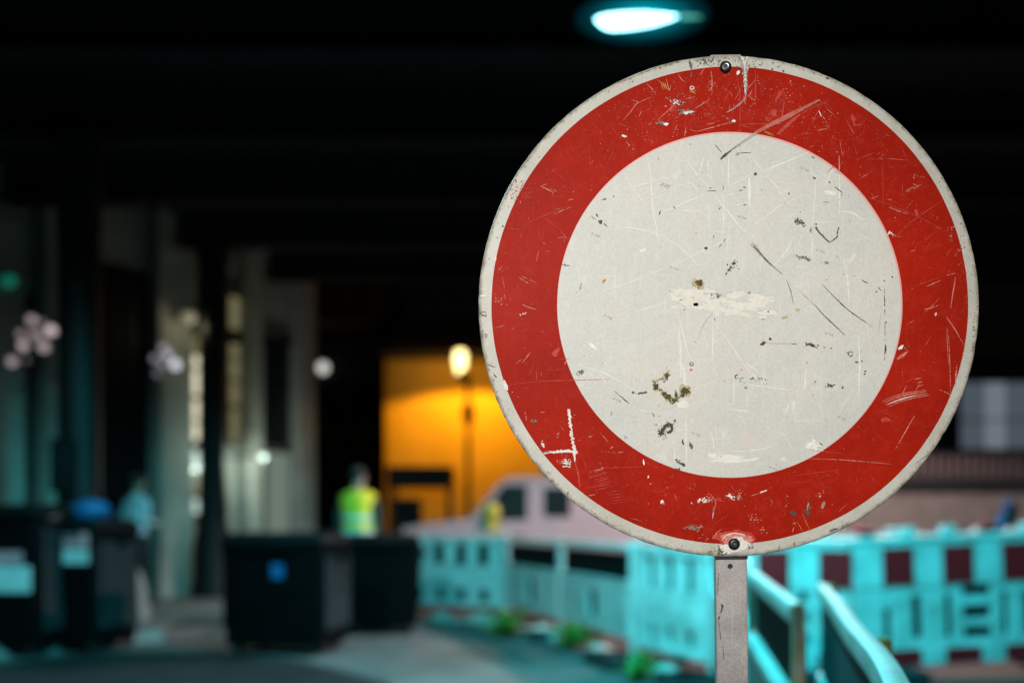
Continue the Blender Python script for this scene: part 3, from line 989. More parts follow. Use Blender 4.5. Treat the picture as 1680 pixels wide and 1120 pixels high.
for i, (px, py, r) in enumerate([(784, 1026, .16), (800, 1028, .13), (768, 1024, .09), (886, 1048, .16), (905, 1052, .14), (920, 1050, .1), (862, 1044, .08), (720, 1020, .12), (740, 1022, .08), (985, 1070, .09), (1000, 1078, .08), (1095, 1110, .1)]):
    d = CAM_H * FPX / (py - HOR)
    lump('stone', (px_x(px, d), d + .12, r * .32), r, (1.2, .9, .55), M_stone, 'pale rubble stone lying along the foot of the curved fence', 'stone', 'rubble stones along the fence', i + 5, .45, 2)
# granite block between the bin and the man
d = 11.6
t_ = MB()
t_.loft([[(-.17, -.16, 0), (.19, -.16, 0), (.19, .16, 0), (-.17, .16, 0)], [(-.17, -.15, .4), (.15, -.15, .4), (.15, .14, .4), (-.17, .14, .4)], [(-.16, -.14, .62), (.06, -.14, .62), (.06, .13, .62), (-.16, .13, .62)]])
o = t_.build('stone_block', M_kerb)
o.location = (px_x(212, d), d, .11)
tag(o, 'grey stone block with a sloping shoulder beside the labelled bin', 'block')
# meter box on the thick column
c = P(104, 760, 10.45)
t = thing('meter_box', 'small grey meter box fixed on the thick iron column', 'box', c)
MB().box((-.11, -.08, -.3), (.11, .1, .26), bevel=.01).build('box', M_bin_side, t)
MB().box((-.09, -.092, -.26), (.09, -.081, .22)).build('door', M_bin_side, t)

# ================================================================== VAN
VD = 16.0
vx = px_x(655, VD)
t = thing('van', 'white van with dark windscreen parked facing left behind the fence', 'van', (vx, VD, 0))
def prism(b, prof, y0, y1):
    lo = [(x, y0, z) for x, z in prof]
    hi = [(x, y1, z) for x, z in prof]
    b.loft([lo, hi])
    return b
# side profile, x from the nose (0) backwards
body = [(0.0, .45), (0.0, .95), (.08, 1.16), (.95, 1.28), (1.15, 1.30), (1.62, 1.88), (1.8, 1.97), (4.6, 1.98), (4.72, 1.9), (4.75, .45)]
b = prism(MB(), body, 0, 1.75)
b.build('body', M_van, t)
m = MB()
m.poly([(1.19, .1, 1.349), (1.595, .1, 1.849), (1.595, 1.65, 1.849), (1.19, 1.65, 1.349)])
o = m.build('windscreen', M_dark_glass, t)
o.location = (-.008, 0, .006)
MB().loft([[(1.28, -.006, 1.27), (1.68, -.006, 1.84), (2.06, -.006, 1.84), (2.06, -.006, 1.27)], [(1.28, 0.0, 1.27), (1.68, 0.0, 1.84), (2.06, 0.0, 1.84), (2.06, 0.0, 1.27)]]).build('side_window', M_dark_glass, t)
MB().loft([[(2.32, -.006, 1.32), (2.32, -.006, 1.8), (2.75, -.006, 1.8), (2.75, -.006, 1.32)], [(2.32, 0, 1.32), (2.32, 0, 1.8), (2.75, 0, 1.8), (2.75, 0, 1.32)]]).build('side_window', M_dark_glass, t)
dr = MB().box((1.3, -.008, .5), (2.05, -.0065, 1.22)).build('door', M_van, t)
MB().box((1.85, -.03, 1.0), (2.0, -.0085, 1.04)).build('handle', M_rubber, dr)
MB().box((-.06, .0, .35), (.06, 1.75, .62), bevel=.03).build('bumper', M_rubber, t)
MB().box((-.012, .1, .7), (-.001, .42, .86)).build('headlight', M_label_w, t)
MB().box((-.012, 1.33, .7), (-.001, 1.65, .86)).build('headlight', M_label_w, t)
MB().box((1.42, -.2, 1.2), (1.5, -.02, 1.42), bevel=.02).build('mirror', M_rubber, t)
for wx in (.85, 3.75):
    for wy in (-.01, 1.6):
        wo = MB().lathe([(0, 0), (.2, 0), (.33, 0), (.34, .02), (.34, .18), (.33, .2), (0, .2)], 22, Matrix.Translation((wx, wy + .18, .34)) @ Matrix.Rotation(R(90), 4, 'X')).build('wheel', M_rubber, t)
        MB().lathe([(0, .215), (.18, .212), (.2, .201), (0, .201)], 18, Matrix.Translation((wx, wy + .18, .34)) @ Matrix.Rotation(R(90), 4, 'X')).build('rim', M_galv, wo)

# ================================================================== PEOPLE
def person(name, label, x, y, rotz, h, top_mat, leg_mat, zbase=0.0, pose='stand'):
    t = thing(name, label, 'person', (x, y, zbase), rotz)
    s = h / 1.78
    V, E, Rd = [], [], []
    def v(co, r, par=None):
        V.append(tuple(c * s for c in co))
        Rd.append((r * s, r * s) if not isinstance(r, tuple) else (r[0] * s, r[1] * s))
        if par is not None:
            E.append((par, len(V) - 1))
        return len(V) - 1
    pel = v((0, 0, .96), (.145, .105))
    sp = v((0, .005, 1.14), (.13, .095), pel)
    ch = v((0, 0, 1.34), (.155, .11), sp)
    nb = v((0, .005, 1.47), (.075, .065), ch)
    nk = v((0, -.01, 1.54), (.052, .055), nb)
    hd = v((0, -.02, 1.65), (.078, .098), nk)
    v((0, -.01, 1.73), (.066, .08), hd)
    v((0, -.12, 1.635), (.014, .014), hd)      # nose
    for sx_ in (-1, 1):
        v((sx_ * .085, 0, 1.645), (.016, .02), hd)   # ear
        sh = v((sx_ * .185, .005, 1.42), .058, ch)
        if pose == 'stand':
            el = v((sx_ * .25, .03, 1.15), .044, sh)
            wr = v((sx_ * .25, -.07, .92), .03, el)
            hv, side = Vector((0, -.25, -1)).normalized(), Vector((0, -1, .25)).normalized()
        else:                                   # forearms raised in front
            el = v((sx_ * .25, .05, 1.13), .044, sh)
            wr = v((sx_ * .16, -.2, 1.10), .03, el)
            hv, side = Vector((-sx_ * .5, -.85, .1)).normalized(), Vector((0, 0, 1))
        wrp = Vector(V[wr]) / s
        pm = v(tuple(wrp + hv * .07), (.036, .022), wr)
        pmp = Vector(V[pm]) / s
        for k, ln in enumerate((.062, .075, .07, .055)):
            off = side * (.027 - .018 * k)
            kn = v(tuple(pmp + hv * .035 + off), .0095, pm)
            v(tuple(pmp + hv * (.035 + ln) + off + Vector((-sx_ * .02, 0, 0))), .0075, kn)
        th = v(tuple(wrp + hv * .03 + side * .036), .011, pm)
        v(tuple(wrp + hv * .075 + side * .055), .009, th)
        hp = v((sx_ * .09, 0, .90), .092, pel)
        kx = .02 * sx_
        kn = v((sx_ * .11, -.02 + (.05 if sx_ > 0 else -.05), .50), .062, hp)
        an = v((sx_ * .115, .03 + (.12 if sx_ > 0 else -.07), .10), .043, kn)
        v((sx_ * .13, -.13 + (.12 if sx_ > 0 else -.07), .045), (.042, .035), an)
    me = bpy.data.meshes.new('body')
    me.from_pydata(V, E, [])
    ob = bpy.data.objects.new('body', me)
    COL.objects.link(ob)
    ob.modifiers.new('Skin', 'SKIN')
    for i, r in enumerate(Rd):
        me.skin_vertices[0].data[i].radius = r
    me.skin_vertices[0].data[0].use_root = True
    sb = ob.modifiers.new('Sub', 'SUBSURF')
    sb.levels = 2
    sb.render_levels = 2
    dg = bpy.context.evaluated_depsgraph_get()
    nm = bpy.data.meshes.new_from_object(ob.evaluated_get(dg))
    bpy.data.objects.remove(ob)
    nm.materials.clear()
    for mm in (M_skin, top_mat, leg_mat, M_shoe):
        nm.materials.append(mm)
    for p in nm.polygons:
        c_ = p.center / s
        p.use_smooth = True
        arm = abs(c_.x) > .19 or (pose != 'stand' and c_.y < -.14 and .95 < c_.z < 1.25)
        if c_.z < .085:
            p.material_index = 3
        elif c_.z > 1.50:
            p.material_index = 0
        elif arm:
            low = (c_.z < .95 and pose == 'stand') or (pose != 'stand' and c_.y < -.17)
            p.material_index = 0 if low else 1
        elif c_.z < .97:
            p.material_index = 2
        else:
            p.material_index = 1
    b_ = link('body', nm, None, t)
    m = MB()
    m.ball((0, .012 * s, 1.688 * s), .105 * s, 16, (.86, 1.02, .92))
    bmesh.ops.bisect_plane(m.bm, geom=m.bm.verts[:] + m.bm.edges[:] + m.bm.faces[:], plane_co=(0, -.04 * s, 1.69 * s), plane_no=(0, -.75, -.55), clear_outer=True)
    m.build('hair', M_hair, t, True)
    for sx_ in (-1, 1):
        MB().ball((sx_ * .032 * s, -.108 * s, 1.66 * s), .011 * s, 8).build('eye', M_dark_glass, t, True)
    return t, s

person('person', 'man in pale blue shirt and black trousers standing before the dark gateway', px_x(226, 13.4), 13.4, R(150), 1.80, M_shirt, M_trouser, .11, 'hold')
t, s = person('person', 'worker in fluorescent yellow vest standing behind the black bins', px_x(588, 12.0), 12.0, R(165), 1.81, M_jacket, M_trouser, 0.12, 'stand')
# the vest: a shell round the torso
m = MB()
def vest_ring(z, rx, ry, y0=0.0, n=22):
    return [(rx * s * math.cos(2 * math.pi * k / n), (y0 + ry * math.sin(2 * math.pi * k / n)) * s, z * s) for k in range(n)]
m.loft([vest_ring(.86, .205, .165), vest_ring(1.0, .20, .16), vest_ring(1.15, .185, .15), vest_ring(1.32, .215, .155), vest_ring(1.42, .235, .135), vest_ring(1.475, .16, .105), vest_ring(1.50, .085, .085)], cap=False)
v_o = m.build('vest', M_vest, t, True)
sm = v_o.modifiers.new('thick', 'SOLIDIFY')
sm.thickness = .008
for z in (.98, 1.14):
    MB().loft([vest_ring(z, .206, .165), vest_ring(z + .05, .205, .165)], cap=False).build('reflective_band', M_reflect, v_o)
# ================================================================== THE SIGN
SY = 1.194                                   # depth of the sign's face
SC = P(1196, 501.5, SY)                      # centre of the disc
KP = SY / FPX                                # metres per photo pixel on the face
def S(px, py):
    """photo pixel -> local (x, z) on the sign's face, kept inside its edge"""
    rr0 = math.hypot(px - 1196.0, py - 501.5)
    if rr0 > 408.5 and rr0 < 450:
        px, py = 1196.0 + (px - 1196.0) * 408.5 / rr0, 501.5 + (py - 501.5) * 408.5 / rr0
    return ((px - 1196.0) * KP, (501.5 - py) * KP)

sign = thing('traffic_sign', 'round scratched red and white prohibition sign on a flat grey post', 'sign', (SC.x, SC.y, 0.0))
ZC = SC.z
RO = 411.0 * KP
R_RED = 391.0 * KP
R_WH = 283.2 * KP

def radial_nodes(n, l):
    tc = n.new('ShaderNodeTexCoord')
    mp = n.new('ShaderNodeMapping')
    mp.inputs['Location'].default_value = (0, 0, 0)
    mp.inputs['Scale'].default_value = (1, 0, 1)
    l.new(tc.outputs['Object'], mp.inputs['Vector'])
    ln2 = n.new('ShaderNodeVectorMath')
    ln2.operation = 'LENGTH'
    l.new(mp.outputs['Vector'], ln2.inputs[0])
    return tc, ln2

def ramp(n, stops, interp='LINEAR'):
    r = n.new('ShaderNodeValToRGB')
    r.color_ramp.interpolation = interp
    e = r.color_ramp.elements
    e[0].position, e[0].color = stops[0][0], (*stops[0][1], 1)
    e[1].position, e[1].color = stops[1][0], (*stops[1][1], 1)
    for p, c in stops[2:]:
        q = e.new(p)
        q.color = (*c, 1)
    return r

def mix(n, l, a, b, fac, mode='MIX'):
    m = n.new('ShaderNodeMix')
    m.data_type = 'RGBA'
    m.blend_type = mode
    for s_, val in ((6, a), (7, b)):
        if isinstance(val, tuple):
            m.inputs[s_].default_value = (*val, 1)
        else:
            l.new(val, m.inputs[s_])
    if isinstance(fac, float):
        m.inputs[0].default_value = fac
    else:
        l.new(fac, m.inputs[0])
    return m.outputs[2]

def noise_n(n, l, vec, scale, detail=5.0, rough=0.6, dist=0.0):
    z = n.new('ShaderNodeTexNoise')
    z.inputs['Scale'].default_value = scale
    z.inputs['Detail'].default_value = detail
    z.inputs['Roughness'].default_value = rough
    z.inputs['Distortion'].default_value = dist
    l.new(vec, z.inputs['Vector'])
    return z.outputs['Fac']

def film(name, base, dark, light, edge_col=None, r_edge=None, dirt_r=None, rough=0.38, spec=0.2, wave=0.5):
    m = bpy.data.materials.new(name)
    n, l = nodes_of(m)
    b = n['Principled BSDF']
    tc, ln2 = radial_nodes(n, l)
    ob = tc.outputs['Object']
    big = noise_n(n, l, ob, 9.0, 4.0, 0.6)
    r1 = ramp(n, [(0.36, dark), (0.64, base)])
    l.new(big, r1.inputs['Fac'])
    mid = noise_n(n, l, ob, 55.0, 6.0, 0.7, 0.6)
    r2 = ramp(n, [(0.50, (0, 0, 0)), (0.78, (1, 1, 1))])
    l.new(mid, r2.inputs['Fac'])
    c = mix(n, l, r1.outputs['Color'], light, r2.outputs['Color'])
    # fine grain of the sheeting
    gr = noise_n(n, l, ob, 320.0, 4.0, 0.7)
    r3 = ramp(n, [(0.3, (0.88, 0.88, 0.87)), (0.7, (1.06, 1.06, 1.06))])
    l.new(gr, r3.inputs['Fac'])
    c = mix(n, l, c, r3.outputs['Color'], 1.0, 'MULTIPLY')
    # vertical streaks of handling wear
    mp = n.new('ShaderNodeMapping')
    mp.inputs['Scale'].default_value = (260, 1, 9)
    l.new(ob, mp.inputs['Vector'])
    stv = noise_n(n, l, mp.outputs['Vector'], 1.0, 3.0, 0.6)
    r4 = ramp(n, [(0.55, (0, 0, 0)), (0.85, (0.5, 0.5, 0.5))])
    l.new(stv, r4.inputs['Fac'])
    c = mix(n, l, c, light, r4.outputs['Color'])
    if dirt_r:
        mr = n.new('ShaderNodeMapRange')
        mr.inputs['From Min'].default_value = dirt_r[0]
        mr.inputs['From Max'].default_value = dirt_r[1]
        l.new(ln2.outputs['Value'], mr.inputs['Value'])
        dn = noise_n(n, l, ob, 70.0, 7.0, 0.75, 0.3)
        mm = n.new('ShaderNodeMath')
        mm.operation = 'MULTIPLY'
        l.new(mr.outputs['Result'], mm.inputs[0])
        l.new(dn, mm.inputs[1])
        r5 = ramp(n, [(0.30, (0, 0, 0)), (0.56, (0.85, 0.85, 0.85))])
        l.new(mm.outputs['Value'], r5.inputs['Fac'])
        c = mix(n, l, c, (0.16, 0.13, 0.09), r5.outputs['Color'])
        d2n = noise_n(n, l, ob, 28.0, 3.0, 0.6)
        r6 = ramp(n, [(0.48, (0, 0, 0)), (0.75, (0.45, 0.45, 0.45))])
        l.new(d2n, r6.inputs['Fac'])
        c = mix(n, l, c, (0.45, 0.39, 0.27), r6.outputs['Color'])
    if edge_col:
        r7 = n.new('ShaderNodeMapRange')
        r7.inputs['From Min'].default_value = r_edge[0]
        r7.inputs['From Max'].default_value = r_edge[1]
        l.new(ln2.outputs['Value'], r7.inputs['Value'])
        c = mix(n, l, c, edge_col, r7.outputs['Result'])
    l.new(c, b.inputs['Base Color'])
    rr_ = n.new('ShaderNodeMapRange')
    rr_.inputs['To Min'].default_value = rough - .08
    rr_.inputs['To Max'].default_value = rough + .22
    l.new(mid, rr_.inputs['Value'])
    l.new(rr_.outputs['Result'], b.inputs['Roughness'])
    b.inputs['Specular IOR Level'].default_value = spec
    bn = noise_n(n, l, ob, 16.0, 3.0, 0.5)
    bn2 = noise_n(n, l, ob, 420.0, 2.0, 0.5)
    ad = n.new('ShaderNodeMath')
    ad.operation = 'MULTIPLY_ADD'
    ad.inputs[1].default_value = 0.02
    l.new(bn2, ad.inputs[0])
    l.new(bn, ad.inputs[2])
    bp = n.new('ShaderNodeBump')
    bp.inputs['Strength'].default_value = wave
    bp.inputs['Distance'].default_value = 0.004
    l.new(ad.outputs['Value'], bp.inputs['Height'])
    l.new(bp.outputs['Normal'], b.inputs['Normal'])
    return m

M_sign_white = film('white_sheeting', (0.625, 0.595, 0.535), (0.560, 0.568, 0.522), (0.64, 0.63, 0.585), (0.72, 0.36, 0.32), (R_WH - .0016, R_WH - .0004))
M_sign_red = film('red_sheeting', (0.41, 0.0165, 0.0065), (0.33, 0.013, 0.0058), (0.44, 0.026, 0.014), rough=0.30, spec=0.014, wave=0.22)
M_sign_rim = film('white_sign_edge', (0.62, 0.605, 0.54), (0.53, 0.51, 0.44), (0.65, 0.635, 0.57), None, None, (0.287, 0.3005))

rndS = random.Random(21)
NS = 360
def edge_factor(k):
    a = 2 * math.pi * k / NS
    return 1.0 + .0008 * noise.noise(Vector((math.cos(a) * 6, math.sin(a) * 6, 0))) - .006 * max(0.0, noise.noise(Vector((math.cos(a) * 28, math.sin(a) * 28, 3)))) ** 2
rj = [edge_factor(k) for k in range(NS)]
def ring_pts(r, y, jit=False):
    return [(r * (rj[k] if jit else 1) * math.cos(2 * math.pi * k / NS), y, r * (rj[k] if jit else 1) * math.sin(2 * math.pi * k / NS)) for k in range(NS)]
# aluminium plate: rounded front edge, 3 mm thick
pl = MB()
pl.loft([ring_pts(RO - .004, 0.0), ring_pts(RO - .0015, .0003, True), ring_pts(RO - .0004, .0011, True), ring_pts(RO, .002, True), ring_pts(RO - .0008, .003, True)])
plate = pl.build('plate', M_sign_rim, sign, True)
plate.location = (0, 0, ZC)

def annulus(r0, r1, y_front, y_back, wob=0.0, cen=(0, 0)):
    m = MB()
    a, b_, c_, d_ = [], [], [], []
    for k in range(NS):
        t_ = 2 * math.pi * k / NS
        w0 = 1 + wob * noise.noise(Vector((math.cos(t_) * 9, math.sin(t_) * 9, 7)))
        w1 = 1 + wob * noise.noise(Vector((math.cos(t_) * 9, math.sin(t_) * 9, 17)))
        cs, sn = math.cos(t_), math.sin(t_)
        if r0 > 0:
            a.append(m.bm.verts.new((cen[0] + r0 * w0 * cs, y_front, cen[1] + r0 * w0 * sn)))
            d_.append(m.bm.verts.new((cen[0] + r0 * w0 * cs, y_back, cen[1] + r0 * w0 * sn)))
        b_.append(m.bm.verts.new((cen[0] + r1 * w1 * cs, y_front, cen[1] + r1 * w1 * sn)))
        c_.append(m.bm.verts.new((cen[0] + r1 * w1 * cs, y_back, cen[1] + r1 * w1 * sn)))
    for k in range(NS):
        j = (k + 1) % NS
        if r0 > 0:
            m.bm.faces.new((a[k], a[j], b_[j], b_[k]))
            m.bm.faces.new((d_[k], d_[j], a[j], a[k]))
        m.bm.faces.new((b_[k], b_[j], c_[j], c_[k]))
    if r0 <= 0:
        m.bm.faces.new(b_)
    return m

o = annulus(R_WH - .0003, R_RED, -.00030, -.00002, .0007, (0.0009, 0.0006)).build('red_ring', M_sign_red, sign)
o.location = (0, 0, ZC)
o = annulus(0, R_WH, -.00055, -.0001, .0004, (0.0009, 0.0011)).build('white_disc', M_sign_white, sign)
o.location = (0, 0, ZC)

# ---- wear: every traced mark is a thin patch of geometry lying on the sheeting
def mark_mat(name, col, alpha=1.0, breakup=0.0, scale=700.0, rough=0.6, col2=None, metal=0.0):
    m = bpy.data.materials.new(name)
    n, l = nodes_of(m)
    b = n['Principled BSDF']
    b.inputs['Roughness'].default_value = rough
    b.inputs['Metallic'].default_value = metal
    b.inputs['Specular IOR Level'].default_value = 0.15
    tc = n.new('ShaderNodeTexCoord')
    f = noise_n(n, l, tc.outputs['Object'], scale * .35, 4.0, 0.65)
    rp_ = ramp(n, [(0.36, col2 or tuple(c * .7 for c in col)), (0.62, col)])
    l.new(f, rp_.inputs['Fac'])
    l.new(rp_.outputs['Color'], b.inputs['Base Color'])
    if breakup > 0:
        f2 = noise_n(n, l, tc.outputs['Object'], scale, 3.0, 0.6)
        t0 = 0.5 - .28 * (1 - breakup)
        r2 = ramp(n, [(t0 - .02, (0, 0, 0)), (t0 + .02, (1, 1, 1))])
        l.new(f2, r2.inputs['Fac'])
        l.new(r2.outputs['Color'], b.inputs['Alpha'])
    else:
        b.inputs['Alpha'].default_value = alpha
    return m

MK = {
    'pale':   mark_mat('pale_scratch_on_red', (0.68, 0.29, 0.23), 1.0, .34, 600, col2=(0.54, .13, .09)),
    'faint':  mark_mat('faint_scratch_on_red', (0.52, 0.068, 0.045), 1.0, .35, 420, col2=(0.47, .038, .024)),
    'white':  mark_mat('bare_white_paint', (0.80, 0.78, 0.72), 1.0, .25, 700, col2=(0.70, .64, .57)),
    'chip':   mark_mat('bright_chip', (0.88, 0.86, 0.80), 1.0, 0, 900, col2=(0.72, .70, .62)),
    'wline':  mark_mat('rubbed_line_on_white', (0.78, 0.76, 0.69), 1.0, .12, 220, col2=(.70, .685, .62)),
    'wfaint': mark_mat('faint_rub_on_white', (0.68, 0.665, 0.605), 1.0, .25, 160, col2=(.64, .625, .565)),
    'dark':   mark_mat('black_scuff', (0.045, 0.040, 0.032), 1.0, .28, 900, col2=(0.12, .105, .085)),
    'grey':   mark_mat('grey_scuff', (0.24, 0.22, 0.185), .95, .4, 800, col2=(0.10, .09, .075)),
    'smear':  mark_mat('soft_grey_smear', (0.47, 0.455, 0.41), .9, .4, 300, col2=(.40, .385, .345)),
    'moss':   mark_mat('olive_brown_lichen', (0.11, 0.085, 0.018), 1.0, .15, 900, col2=(0.035, .028, .01)),
    'moss2':  mark_mat('yellowish_lichen_edge', (0.50, 0.45, 0.27), .8, .45, 700, col2=(.42, .36, .18)),
    'rust':   mark_mat('rust_spot', (0.16, 0.085, 0.02), 1.0, .2, 800, col2=(0.05, .03, .01)),
    'tan':    mark_mat('bare_metal_chip', (0.36, 0.30, 0.22), 1.0, .1, 800, col2=(0.16, .13, .10)),
    'yellow': mark_mat('yellow_paint_fleck', (0.62, 0.32, 0.04), .9, .4, 800, col2=(.5, .16, .03)),
    'cream':  mark_mat('torn_sticker_residue', (0.76, 0.72, 0.63), 1.0, .15, 330, col2=(0.68, .645, .565)),
    'tape':   mark_mat('adhesive_streak', (0.50, 0.16, 0.13), 1.0, .2, 260, col2=(.46, .085, .06)),
    'tapew':  mark_mat('adhesive_streak_grey', (0.44, 0.40, 0.36), 1.0, .18, 260, col2=(.36, .32, .28)),
    'blush':  mark_mat('pinkish_stain', (0.63, 0.56, 0.51), .9, .3, 120, col2=(.61, .58, .53)),
    'film':   mark_mat('dull_worn_film', (0.37, 0.035, 0.042), .9, .35, 150, col2=(.38, .022, .02)),
}
MBS = {k: MB() for k in MK}
DEPTH = {k: .00068 + i * .00002 for i, k in enumerate(['film', 'blush', 'faint', 'wfaint', 'smear', 'cream', 'wline', 'tape', 'tapew', 'pale', 'moss2', 'white', 'grey', 'tan', 'yellow', 'rust', 'moss', 'chip', 'dark'])}
rw = random.Random(5)

def cat(pts, step=2.0):
    """Catmull-Rom through pixel points"""
    if len(pts) == 2:
        pts = [pts[0], ((pts[0][0] + pts[1][0]) / 2, (pts[0][1] + pts[1][1]) / 2), pts[1]]
    q = [pts[0]] + list(pts) + [pts[-1]]
    out = []
    for i in range(1, len(q) - 2):
        p0, p1, p2, p3 = q[i - 1], q[i], q[i + 1], q[i + 2]
        L = math.hypot(p2[0] - p1[0], p2[1] - p1[1])
        n_ = max(2, int(L / step))
        for k in range(n_):
            u = k / n_
            out.append(tuple(.5 * (2 * p1[c] + (p2[c] - p0[c]) * u + (2 * p0[c] - 5 * p1[c] + 4 * p2[c] - p3[c]) * u * u + (3 * p1[c] - p0[c] - 3 * p2[c] + p3[c]) * u ** 3) for c in (0, 1)))
    out.append(tuple(pts[-1]))
    return out

def stroke(kind, pts, w=1.6, w0=None, w1=None, rag=.35, dash=0.0):
    m = MBS[kind]
    y = -DEPTH[kind] - rw.random() * .000012
    c_ = cat(pts)
    n_ = len(c_)
    w0 = w * .35 if w0 is None else w0
    w1 = w * .35 if w1 is None else w1
    prev = None
    for i, (x, yy) in enumerate(c_):
        a = c_[max(0, i - 1)]
        b_ = c_[min(n_ - 1, i + 1)]
        dx, dy = b_[0] - a[0], b_[1] - a[1]
        L = math.hypot(dx, dy) or 1
        nx, ny = -dy / L, dx / L
        u = i / max(1, n_ - 1)
        ww = (w0 + (w - w0) * u * 2) if u < .5 else (w + (w1 - w) * (u - .5) * 2)
        wa = ww * .5 * (1 + rw.uniform(-rag, rag))
        wb = ww * .5 * (1 + rw.uniform(-rag, rag))
        p = S(x + nx * wa, yy + ny * wa)
        q = S(x - nx * wb, yy - ny * wb)
        cur = (m.bm.verts.new((p[0], y, p[1])), m.bm.verts.new((q[0], y, q[1])))
        if prev and not (dash and rw.random() < dash):
            m.bm.faces.new((prev[0], prev[1], cur[1], cur[0]))
        prev = cur

def blob(kind, cx, cy, rx, ry=None, ang=0.0, amp=.45, n=18):
    ry = rx if ry is None else ry
    m = MBS[kind]
    y = -DEPTH[kind] - rw.random() * .000012
    sd_ = rw.uniform(0, 100)
    ca, sa = math.cos(R(ang)), math.sin(R(ang))
    vs = []
    for k in range(n):
        t_ = 2 * math.pi * k / n
        f = 1 + amp * noise.noise(Vector((math.cos(t_) * 1.6, math.sin(t_) * 1.6, sd_))) * 1.6 + amp * .4 * rw.uniform(-1, 1)
        f = max(.25, f)
        ex, ey = rx * f * math.cos(t_), ry * f * math.sin(t_)
        p = S(cx + ex * ca - ey * sa, cy + ex * sa + ey * ca)
        vs.append(m.bm.verts.new((p[0], y, p[1])))
    cc = S(cx, cy)
    vc = m.bm.verts.new((cc[0], y, cc[1]))
    for k in range(n):
        m.bm.faces.new((vs[k], vs[(k + 1) % n], vc))

def specks(kind, cx, cy, rx, ry, n, s, ang=0.0, gauss=True):
    ca, sa = math.cos(R(ang)), math.sin(R(ang))
    for _ in range(n):
        if gauss:
            ex, ey = rw.gauss(0, .5) * rx, rw.gauss(0, .5) * ry
        else:
            ex, ey = rw.uniform(-1, 1) * rx, rw.uniform(-1, 1) * ry
        r = s * rw.uniform(.4, 1.3)
        blob(kind, cx + ex * ca - ey * sa, cy + ex * sa + ey * ca, r, r * rw.uniform(.4, 1), rw.uniform(0, 180), .5, 8)

def streakset(kind, cx, cy, L, ang, n, gap, w=1.2, jit=.3):
    a = R(ang)
    for k in range(n):
        o_ = (k - (n - 1) / 2) * gap
        l_ = L * rw.uniform(1 - jit, 1)
        x, y_ = cx - math.sin(a) * o_ + rw.uniform(-2, 2), cy + math.cos(a) * o_ + rw.uniform(-1, 1)
        stroke(kind, [(x - math.cos(a) * l_ / 2, y_ - math.sin(a) * l_ / 2), (x + math.cos(a) * l_ / 2, y_ + math.sin(a) * l_ / 2)], w, dash=.12)

def in_ring(x, y, r0, r1):
    r = math.hypot(x - 1197, y - 501)
    return r0 < r < r1

# -- top of the red ring
stroke('grey', [(1131, 100), (1133, 108), (1135, 117)], 4.5, rag=.6)
stroke('dark', [(1132, 101), (1133, 106)], 2.2)
stroke('grey', [(1135, 119), (1133, 127)], 2.0)
for dx in (0, 3.2, 6):
    stroke('yellow', [(1084 + dx, 136), (1086 + dx, 142), (1088 + dx, 148)], 1.7)
stroke('yellow', [(1131, 150), (1137, 152), (1141, 155)], 2.6); stroke('yellow', [(1137, 151), (1142, 149)], 1.6)
for a in range(0, 360, 40):
    blob('chip', 1135 + 3 * math.cos(R(a)), 145 + 2.6 * math.sin(R(a)), 1.1, .8)
specks('tan', 1106, 165, 10, 4, 24, 1.3, 10); specks('grey', 1117, 170, 9, 5, 20, 1.2, -5); specks('dark', 1108, 167, 12, 5, 14, 1.0, 10); specks('chip', 1109, 168, 10, 5, 22, 1.1, 15)
stroke('chip', [(1104, 172), (1108, 169), (1111, 170)], 2.4)
specks('tan', 1128, 184, 13, 5.4, 36, 1.4, -6); specks('dark', 1130, 182, 12, 4, 12, .9); blob('chip', 1127, 185, 6.5, 2.2, -8, .5)
specks('tan', 1087, 203, 9, 4, 24, 1.3, 0); specks('dark', 1085, 204, 8, 4, 9, .9); blob('chip', 1092.5, 204.5, 3.6, 2.6, 0, .2)
specks('grey', 1113, 156, 10, 3, 10, .9); specks('tan', 1103, 190, 10, 5, 10, .9)
blob('chip', 1024, 224, 4, 1.8, 15); blob('pale', 1092, 175, 2.2, 1.6)
for pts in [[(1022, 198), (1033, 186), (1045, 171), (1068, 160)], [(1078, 198), (1094, 184), (1108, 171)], [(1138, 180), (1151, 172), (1165, 163)], [(1060, 138), (1070, 147), (1076, 155)],
            [(1093, 130), (1096, 143), (1098, 149), (1101, 140)], [(1112, 122), (1118, 131), (1127, 137)], [(1148, 125), (1152, 118), (1156, 113)], [(1133, 213), (1143, 216), (1160, 212), (1185, 205), (1199, 201)],
            [(1027, 232), (1033, 240), (1040, 247)], [(1123, 225), (1125, 209)], [(1062, 206), (1069, 202)], [(1048, 192), (1053, 182)], [(1166, 117), (1168, 132), (1167, 150)], [(1125, 163), (1141, 159)],
            [(1104, 220), (1111, 205)], [(1160, 205), (1172, 202)], [(1078, 131), (1090, 141), (1097, 150)], [(1162, 150), (1170, 141)], [(1040, 175), (1046, 168), (1036, 165)]]:
    stroke('pale', pts, 1.3, dash=.08)
specks('pale', 1165, 140, 8, 30, 26, .9); specks('pale', 1170, 195, 28, 14, 24, .8); specks('faint', 1120, 180, 80, 50, 60, 1.3, gauss=False)

